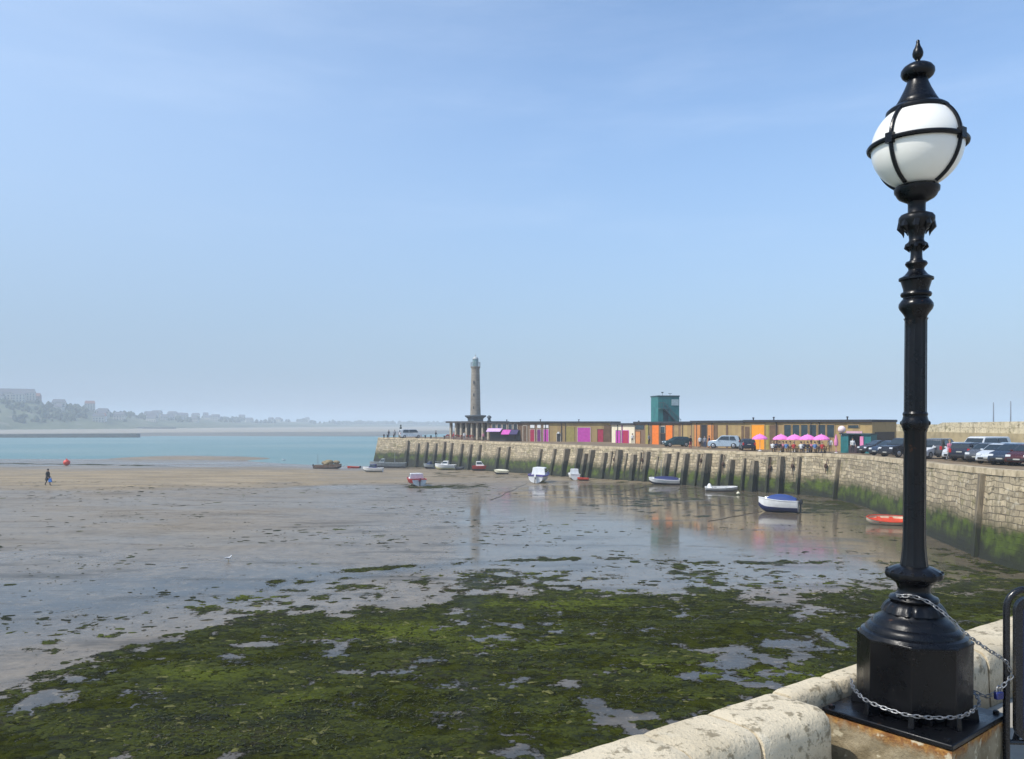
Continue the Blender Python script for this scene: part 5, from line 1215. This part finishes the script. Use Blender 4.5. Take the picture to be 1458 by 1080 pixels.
# ------------------------------------------------------------------ people
SKIN = pm('skin', (.50,.30,.20), .6, .1, 5, 0); HAIRD = pm('dark_hair', (.03,.02,.015), .7, .2, 9, 0); HAIRB = pm('fair_hair', (.30,.20,.09), .7, .2, 9, 0)
def pcol(n, c): return pm('cloth_'+n, c, .85, .2, 6, .1)
def figure(name, pose, top, bot, hair, loc, rz, label, group=None, h=1.72):
    """one continuous skinned body; seated, standing or walking"""
    k = h/1.72
    if pose == 'sit':
        hip = .50; J = {'pel':(0,0,hip),'ch':(.04,0,hip+.30),'nk':(.05,0,hip+.50),'hd':(.07,0,hip+.62),'tp':(.08,0,hip+.78),
          'hl':(.02,.10,hip-.02),'kl':(.44,.13,hip),'al':(.46,.13,.08),'tl':(.62,.14,.04),'hr':(.02,-.10,hip-.02),'kr':(.44,-.13,hip),'ar':(.40,-.13,.08),'tr':(.56,-.14,.04),
          'sl':(.04,.19,hip+.45),'el':(.12,.25,hip+.20),'wl':(.36,.18,hip+.22),'sr':(.04,-.19,hip+.45),'er':(.12,-.25,hip+.20),'wr':(.34,-.12,hip+.26)}
    else:
        s = .24 if pose == 'walk' else .03; hip = .90; J = {'pel':(0,0,hip),'ch':(.01,0,hip+.30),'nk':(.02,0,hip+.52),'hd':(.04,0,hip+.63),'tp':(.05,0,hip+.78),
          'hl':(0,.10,hip-.05),'kl':(s*.55+.02,.10,.48),'al':(s*.8,.10,.09),'tl':(s*.8+.17,.11,.04),'hr':(0,-.10,hip-.05),'kr':(-s*.25+.02,-.10,.48),'ar':(-s,-.10,.11),'tr':(-s+.16,-.11,.05),
          'sl':(.01,.19,hip+.46),'el':(-s*.5,.25,hip+.20),'wl':(s*.1+.06,.27,hip-.04),'sr':(.01,-.19,hip+.46),'er':(s*.4+.02,-.25,hip+.20),'wr':(s*.8+.10,-.24,hip-.02)}
    rad = {'pel':.15,'ch':.155,'nk':.06,'hd':.10,'tp':.075,'hl':.105,'kl':.062,'al':.045,'tl':.035,'hr':.105,'kr':.062,'ar':.045,'tr':.035,'sl':.062,'el':.046,'wl':.03,'sr':.062,'er':.046,'wr':.03}
    E = [('pel','ch'),('ch','nk'),('nk','hd'),('hd','tp'),('pel','hl'),('hl','kl'),('kl','al'),('al','tl'),('pel','hr'),('hr','kr'),('kr','ar'),('ar','tr'),('ch','sl'),('sl','el'),('el','wl'),('ch','sr'),('sr','er'),('er','wr')]
    key = (pose, round(h,2), top.name, bot.name)
    if key not in FIG:
        names = list(J); me = bpy.data.meshes.new('person'); me.from_pydata([tuple(c*k for c in J[n]) for n in names], [(names.index(a), names.index(b2)) for a, b2 in E], [])
        o = bpy.data.objects.new('tmp', me); COL.objects.link(o); sk = o.modifiers.new('s', 'SKIN'); ss = o.modifiers.new('u', 'SUBSURF'); ss.levels = 2; ss.render_levels = 2
        sv = me.skin_vertices[0].data
        for i, n in enumerate(names): r = rad[n]*k; sv[i].radius = (r, r); sv[i].use_root = (n == 'pel')
        dg = bpy.context.evaluated_depsgraph_get(); ev = bpy.data.meshes.new_from_object(o.evaluated_get(dg)); bpy.data.objects.remove(o)
        # hands with separate fingers
        bm = bmesh.new(); bm.from_mesh(ev); mb = MB()
        for sd in ('l','r'):
            w_ = Vector(J['w'+sd])*k; e_ = Vector(J['e'+sd])*k; d = (w_-e_).normalized(); sdv = d.cross(Vector((0,1,0))).normalized()
            mb.tube([w_-d*.02, w_+d*.05, w_+d*.09], [.028*k,.036*k,.030*k], 8)
            for f_ in range(4):
                o_ = sdv*((f_-1.5)*.019*k); Lf = (.07,.08,.075,.06)[f_]*k; q0 = w_+d*.085+o_; cv = Vector((.012,0,-.012))
                mb.tube([q0, q0+d*Lf*.5+cv*.3, q0+d*Lf+cv], [.009*k,.0085*k,.006*k], 5)
            q0 = w_+d*.03-sdv*.03*k; mb.tube([q0, q0-sdv*.02+d*.03, q0-sdv*.02+d*.06], [.011*k,.010*k,.007*k], 5)
        o0 = [bm.verts.new(v) for v in mb.v]
        for f_ in mb.f:
            try: bm.faces.new([o0[i] for i in f_])
            except ValueError: pass
        # face: nose and ears
        hz = Vector(J['hd'])*k
        fb2 = MB(); fb2.ell((hz.x+.105*k, 0, hz.z+.03*k), (.02*k,.014*k,.022*k), 6, 4); fb2.ell((hz.x,.10*k,hz.z+.03*k), (.02*k,.012*k,.03*k), 6, 4); fb2.ell((hz.x,-.10*k,hz.z+.03*k), (.02*k,.012*k,.03*k), 6, 4)
        for yy in (-.035,.035): fb2.ell((hz.x+.093*k, yy*k, hz.z+.055*k), (.012*k,.013*k,.008*k), 6, 4)
        fb2.ell((hz.x+.088*k, 0, hz.z-.025*k), (.012*k,.03*k,.008*k), 6, 4)
        o1 = [bm.verts.new(v) for v in fb2.v]
        for f_ in fb2.f:
            try: bm.faces.new([o1[i] for i in f_])
            except ValueError: pass
        bm.to_mesh(ev); bm.free()
        for m in (SKIN, top, bot, HAIRD): ev.materials.append(m)
        nz = J['nk'][2]*k; hipz = J['pel'][2]*k
        for p in ev.polygons:
            c = p.center; arm = abs(c.y) > .17*k
            if c.z > nz+.02: p.material_index = 0
            elif pose == 'sit': p.material_index = 1 if (c.z > hipz+.04 and not (c.x > .26*k)) else (3 if c.z < .10*k else (0 if c.x > .26*k and c.z > hipz+.12 else 2))
            else: p.material_index = (0 if arm and c.z < J['wl'][2]*k+.02 else 1) if (c.z > hipz-.02 or arm) else (3 if c.z < .09*k else 2)
        ev.polygons.foreach_set('use_smooth', [True]*len(ev.polygons)); FIG[key] = ev; HP[key] = Vector(J['tp'])*k
    t = bpy.data.objects.new('person', FIG[key]); COL.objects.link(t); t.location = loc; t.rotation_euler = (0,0,rz); tag(t, label, 'person', group)
    hp = HP[key]; MB().ell((hp.x-.025*k, 0, hp.z-.04*k), (.115*k,.105*k,.10*k), 12, 8).obj('hair', hair, t)
    return t
FIG = {}; HP = {}
TOPS = {n: pcol(n, c) for n, c in dict(white=(.72,.72,.70), black=(.02,.02,.022), navy=(.02,.03,.09), pink=(.60,.22,.30), grey=(.26,.27,.29), blue=(.10,.20,.42), red=(.42,.03,.03), tan=(.40,.28,.15), olive=(.12,.13,.05), violet=(.16,.08,.25), denim=(.07,.10,.19)).items()}
# walker on the sand
wk = figure('person', 'walk', TOPS['black'], TOPS['black'], HAIRD, bl(68,691), R(-15), 'person in long dark coat walking on the far sand with a blue bag', h=2.0)
cm_ = MB(); cm_.lathe([(.30,.62),(.27,.85),(.20,1.10),(.235,1.35),(.22,1.55),(.10,1.70)], 14).obj('coat', TOPS['black'], wk)
tg = thing('carrier_bag', Vector(wk.location)+Vector((.42,-.22,.42)), 0, 'bright blue carrier bag held by the walker on the sand', 'bag')
MB().box((0,0,.22), (.42,.2,.44), 0, 0, .75).obj('bag', pm('blue_bag', (.03,.19,.62), .4, .2, 6, .3), tg, True, .05); MB().tube([(-.1,0,.43),(-.05,0,.56),(.05,0,.56),(.1,0,.43)], .015, 5).obj('handle', pm('blue_bag', (0,0,0)), tg)
# people standing along the quay
for px, D, tp, bt, hr, rz, lb, po in (
    (983,111,'black','red',HAIRD,-1.2,'standing person in black top between the teal car and pale panel','stand'),
    (996.5,112,'white','black',HAIRB,1.9,'person in white top standing left of the dark opening','stand'),
    (1003.5,112,'grey','denim',HAIRD,-1.8,'person in grey standing in the dark opening of the tan workshop','stand'),
    (1010,112,'navy','black',HAIRD,2.6,'person in navy right of the dark opening beside the pale car','stand'),
    (900.5,133,'white','black',HAIRD,-1.5,'person in white top by the crimson door of the cream building','stand'),
    (924,128,'grey','black',HAIRD,-1.,'person in grey top left of the first bright orange door','stand'),
    (620.5,169,'black','black',HAIRD,.4,'lone person in black standing on the arm left of the lighthouse','walk'),
    (553.5,178,'black','denim',HAIRD,1.,'small figure nearest the seaward end of the arm','stand'),
    (562,178,'grey','black',HAIRD,2.,'small grey figure left of the dark statue on the arm tip','stand'),
    (1214,89.5,'white','black',HAIRD,-1.7,'person in white shirt standing inside the teal kiosk','stand'),
    (1352,66.5,'pink','grey',HAIRB,-1.4,'person in pink walking between the grey and silver cars','walk'),
    (1182,91,'white','tan',HAIRB,-2.2,'person in white standing at the right end of the parasols','stand'),
    (646,158,'red','navy',HAIRD,.3,'person in red top at the left of the lighthouse terrace','stand'),
    (661,157,'white','grey',HAIRD,-1.3,'person in white on the lighthouse terrace','stand'),
    (688,153,'pink','black',HAIRB,-1.3,'person in pink left of the lilac awning','stand')):
    p = qp(px, D); figure('person', po, TOPS[tp], TOPS[bt], hr, p, rz, lb)

# ------------------------------------------------------------------ parasols, tables, chairs and seated people
PINK = pm('pink_parasol_canvas', (.88,.22,.60), .7, .15, 2, .05); WD = pm('bench_wood', (.22,.14,.08), .8, .3, 6, .2)
def parasol(loc, label):
    t = thing('parasol', loc, random.uniform(0,1), label, 'parasol', None); H = 2.05; n = 8; V = [(0,0,H+.05)]
    for r, z in ((.35,H-.06),(.72,H-.26),(.95,H-.47)):
        for k in range(16):
            a = k*math.pi/8; q = r*(1 if k % 2 == 0 else .95); V.append((q*math.cos(a), q*math.sin(a), z+(.0 if k % 2 == 0 else .015)))
    for k in range(16): a = k*math.pi/8; V.append((.955*math.cos(a), .955*math.sin(a), H-.60))
    Fc = [(0, 1+k, 1+(k+1)%16) for k in range(16)]+[(1+r*16+k, 1+(r+1)*16+k, 1+(r+1)*16+(k+1)%16, 1+r*16+(k+1)%16) for r in range(3) for k in range(16)]
    MB().add(V, Fc).obj('canopy', PINK, t, False)
    MB().lathe([(.25,0),(.25,.06),(.05,.1),(.028,.12),(.025,H+.1),(.01,H+.16)], 10).obj('pole', WH, t)
    mb = MB()
    for k in range(8): a = k*math.pi/4; mb.tube([(0,0,H-.02),(.93*math.cos(a),.93*math.sin(a),H-.49)], .012, 4)
    mb.obj('ribs', WH, t); return t
for i, (px, D, lb) in enumerate(((1082,98,'pink parasol standing alone in front of the amber door'),(1112,95,'pink parasol at left end of the close row of four'),(1131.5,93.5,'pink parasol, second from left in the close row of four'),(1150,92.5,'pink parasol, third from left in the close row of four'),(1169.5,91.5,'pink parasol at right end of the close row of four'))):
    parasol(qp(px, D), lb)
tb0 = None
def table(loc, rz, lab):
    t = thing('picnic_table', loc, rz, lab, 'table', 'wooden picnic tables under the pink parasols')
    MB().box((0,0,.74), (1.5,.7,.05)).obj('tabletop', WD, t, False); 
    for s_ in (-1,1):
        MB().box((0,s_*.68,.45), (1.5,.26,.045)).obj('bench', WD, t, False)
        MB().box((s_*.55,0,.40), (.08,1.3,.08)).box((s_*.55,-.33,.36), (.08,.08,.74), 0, 0, 1, R(20)).box((s_*.55,.33,.36), (.08,.08,.74), 0, 0, 1, R(-20)).obj('leg_frame', WD, t, False)
    return t
tk = ['white','black','navy','pink','grey','blue','red','tan','violet','olive']; rp = random.Random(11); used = 0
seatdesc = ['at the left table','at the second table','at the third table','at the fourth table']
for i, (px, D) in enumerate(((1108,93.5),(1128,92.2),(1148,91.2),(1168,90.4))):
    p = qp(px, D); rz = R(-35)+rp.uniform(-.1,.1)
    if tb0 is None: tb0 = table(p, rz, 'wooden picnic table with benches under a pink parasol')
    else: copy_thing(tb0, p, rz, 'wooden picnic table with benches under a pink parasol')
    for s_ in (-1, 1):
        for u_ in (-.45, .35):
            if s_ == 1 and u_ > 0 and i % 2: continue
            lo = Matrix.Rotation(rz, 3, 'Z') @ Vector((u_+rp.uniform(-.05,.05), s_*.72, 0)); c = tk[(i*4+(s_+1)+(u_ > 0)*1+i) % 10]
            side = 'near' if s_ < 0 else 'far'; lr = 'left' if u_ < 0 else 'right'
            figure('person', 'sit', TOPS[c], TOPS[rp.choice(['denim','black','tan'])], rp.choice([HAIRD,HAIRB]), p+lo+Vector((0,0,-.02)), rz+(R(90) if s_ < 0 else R(-90)), 'seated person in %s top on the %s bench, %s, %s place' % (c, side, seatdesc[i], lr))
# kiosk
def kiosk():
    a = qp(1197,91.5); b2 = qp(1240,88.5); d = Vector((b2.x-a.x, b2.y-a.y, 0)); L = d.length; t = thing('kiosk', (a.x,a.y,a.z-.05), math.atan2(d.y,d.x), 'teal wooden kiosk with open front, pink trim and round white sign', 'kiosk')
    TL_ = pm('teal_kiosk_paint', (.015,.16,.17), .5, .2, 2, .1); PK = pm('pink_kiosk_paint', (.75,.25,.45), .5, .15, 2, .1); H = 2.15
    for x0, x1 in ((0,L*.26),(L*.68,L)): MB().box(((x0+x1)/2,.6,H/2), (x1-x0,1.2,H)).obj('side_panel', TL_, t, False)
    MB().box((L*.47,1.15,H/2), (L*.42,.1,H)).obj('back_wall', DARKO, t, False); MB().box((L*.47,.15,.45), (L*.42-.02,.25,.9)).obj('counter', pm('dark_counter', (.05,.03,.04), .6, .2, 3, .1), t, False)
    MB().box((L/2,.55,H+.06), (L+.2,1.5,.12)).obj('roof', pm('kiosk_roof', (.03,.08,.09), .6, .2, 3, .1), t, False)
    MB().box((L*.48,-.12,H+.22), (L*.52,.1,.28)).obj('fascia_board', pm('pale_pink_board', (.62,.38,.45), .6, .15, 3, .05), t, False)
    for x in (L*.72,): MB().box((x,-.08,H*.62), (.42,.1,H*.55)).obj('pink_panel', PK, t, False)
    MB().ell((L*.06,-.15,H+.55), (.42,.42,.42), 18, 12).obj('round_sign', pm('pale_pink_ball', (.85,.68,.66), .6, .1, 3, .05), t)
    MB().lathe([(.04,0),(.04,.3)], 8, (L*.06,-.15,H-.1)).obj('sign_pole', WH, t)
    q = qp(1190.5,90.2); t2 = thing('flag_banner', q, 0, 'furled pink parasol standing left of the teal kiosk', 'parasol')
    MB().lathe([(.03,0),(.03,.7),(.20,.85),(.24,1.2),(.13,1.75),(.04,2.1)], 10).obj('canopy', PK, t2); MB().lathe([(.2,0),(.2,.05),(.03,.08)], 10).obj('base', WH, t2); t2.name = 'parasol'
kiosk()
# small things on the arm tip and terrace
def statue():
    p = qp(570.5,177); t = thing('statue', p, 0, 'dark pointed bronze statue of a long skirted figure on the arm tip', 'statue'); BR = pm('dark_bronze', (.035,.06,.055), .5, .4, 4, .2)
    MB().lathe([(.55,0),(.55,.25),(.45,.28)], 16).obj('base', pm('statue_base', (.2,.18,.15), .9, .2, 3, .2), t)
    MB().lathe([(.52,.28),(.50,.5),(.42,1.0),(.30,1.5),(.17,1.85),(.23,2.05),(.26,2.25),(.20,2.4),(.08,2.47),(.09,2.52),(.17,2.62),(.18,2.74),(.12,2.86),(.03,2.92)], 18).obj('body', BR, t)
statue()
REDP = pm('red_flowers', (.35,.04,.03), .9, .5, 6, .5, c2=(.10,.06,.03))
for i, (px, lb) in enumerate(((638,'first'),(646,'second'),(654,'third'),(663,'fourth'),(671,'last'))):
    p = qp(px, 166-i*2.2); t = thing('planter', p, R(-20), 'low planter of dark red flowers on the lighthouse terrace, %s from the left' % lb, 'planter', None)
    MB().box((0,0,.28), (1.1,.5,.5), 0, 0, 1.1).obj('box', pm('planter_box', (.22,.15,.12), .8, .3, 3, .2), t, False); mb = MB()
    for k in range(14): mb.ell((rp.uniform(-.5,.5), rp.uniform(-.2,.2), .62+rp.uniform(0,.35)), (.14,.14,.12), 6, 4)
    mb.obj('flowers', REDP, t, False)
bo = None
for px in (543,548,557,566,601,609,628):
    p = arm_at(px)[0]-arm_at(px)[1]*.9
    o = MB().lathe([(.22,0),(.18,.1),(.15,.5),(.22,.58),(.22,.68),(.05,.72)], 12).obj('bollard', pm('iron_bollard', (.03,.03,.032), .6, .2, 5, .1)) if bo is None else bo.copy()
    if bo is None: bo = o
    else: COL.objects.link(o)
    o.location = (p.x, p.y, p.z-.02); tag(o, 'squat black iron bollard on the edge of the arm tip', 'bollard', 'iron bollards on the arm tip')
# gulls
def gull(px, y, rz, lab, s=1.):
    p = bl(px, y); t = thing('seagull', p, rz, lab, 'bird'); t.scale = (s,s,s)
    W1 = pm('gull_white', (.82,.82,.80), .7, .05, 8, 0); G1 = pm('gull_grey', (.32,.34,.37), .7, .1, 8, 0); Y1 = pm('gull_yellow', (.65,.40,.05), .5, .1, 8, 0)
    MB().tube([(-.26,0,.27),(-.16,0,.27),(0,0,.26),(.12,0,.29),(.19,0,.37),(.22,0,.43),(.27,0,.45),(.31,0,.44)], [.01,.055,.095,.08,.045,.045,.045,.012], 12).obj('body', W1, t)
    for s_ in (-1,1):
        MB().tube([(.10,s_*.075,.30),(-.05,s_*.095,.30),(-.22,s_*.06,.29),(-.36,s_*.02,.28)], [.03,.055,.04,.005], 8).obj('wing', G1, t)
        MB().tube([(.0,s_*.04,.20),(.0,s_*.04,.02),(.05,s_*.04,.005)], .008, 5).obj('leg', Y1, t)
    MB().tube([(.30,0,.44),(.36,0,.43),(.375,0,.415)], [.014,.011,.003], 6).obj('beak', Y1, t)
gull(325,799,R(10),'lone white seagull standing on the wet mud left of centre', .72)
gull(404,657,R(200),'white seagull at the water edge left of the fishing boat', 1.6)
# haze over the bay
hm = bpy.data.materials.new('haze_air'); hm.use_nodes = True; nt = hm.node_tree; nt.nodes.clear(); ou = nt.nodes.new('ShaderNodeOutputMaterial'); pv = nt.nodes.new('ShaderNodeVolumePrincipled')
pv.inputs['Color'].default_value = (.86,.93,1,1); pv.inputs['Density'].default_value = .00062; pv.inputs['Anisotropy'].default_value = 0; sc.cycles.volume_bounces = 1; nt.links.new(pv.outputs[0], ou.inputs['Volume'])
o = MB().box((0,0,25), (12400,12400,62)).obj('haze', hm, None, False); tag(o, 'thin blue haze over the bay', 'haze', kind='stuff'); o.display_type = 'WIRE'
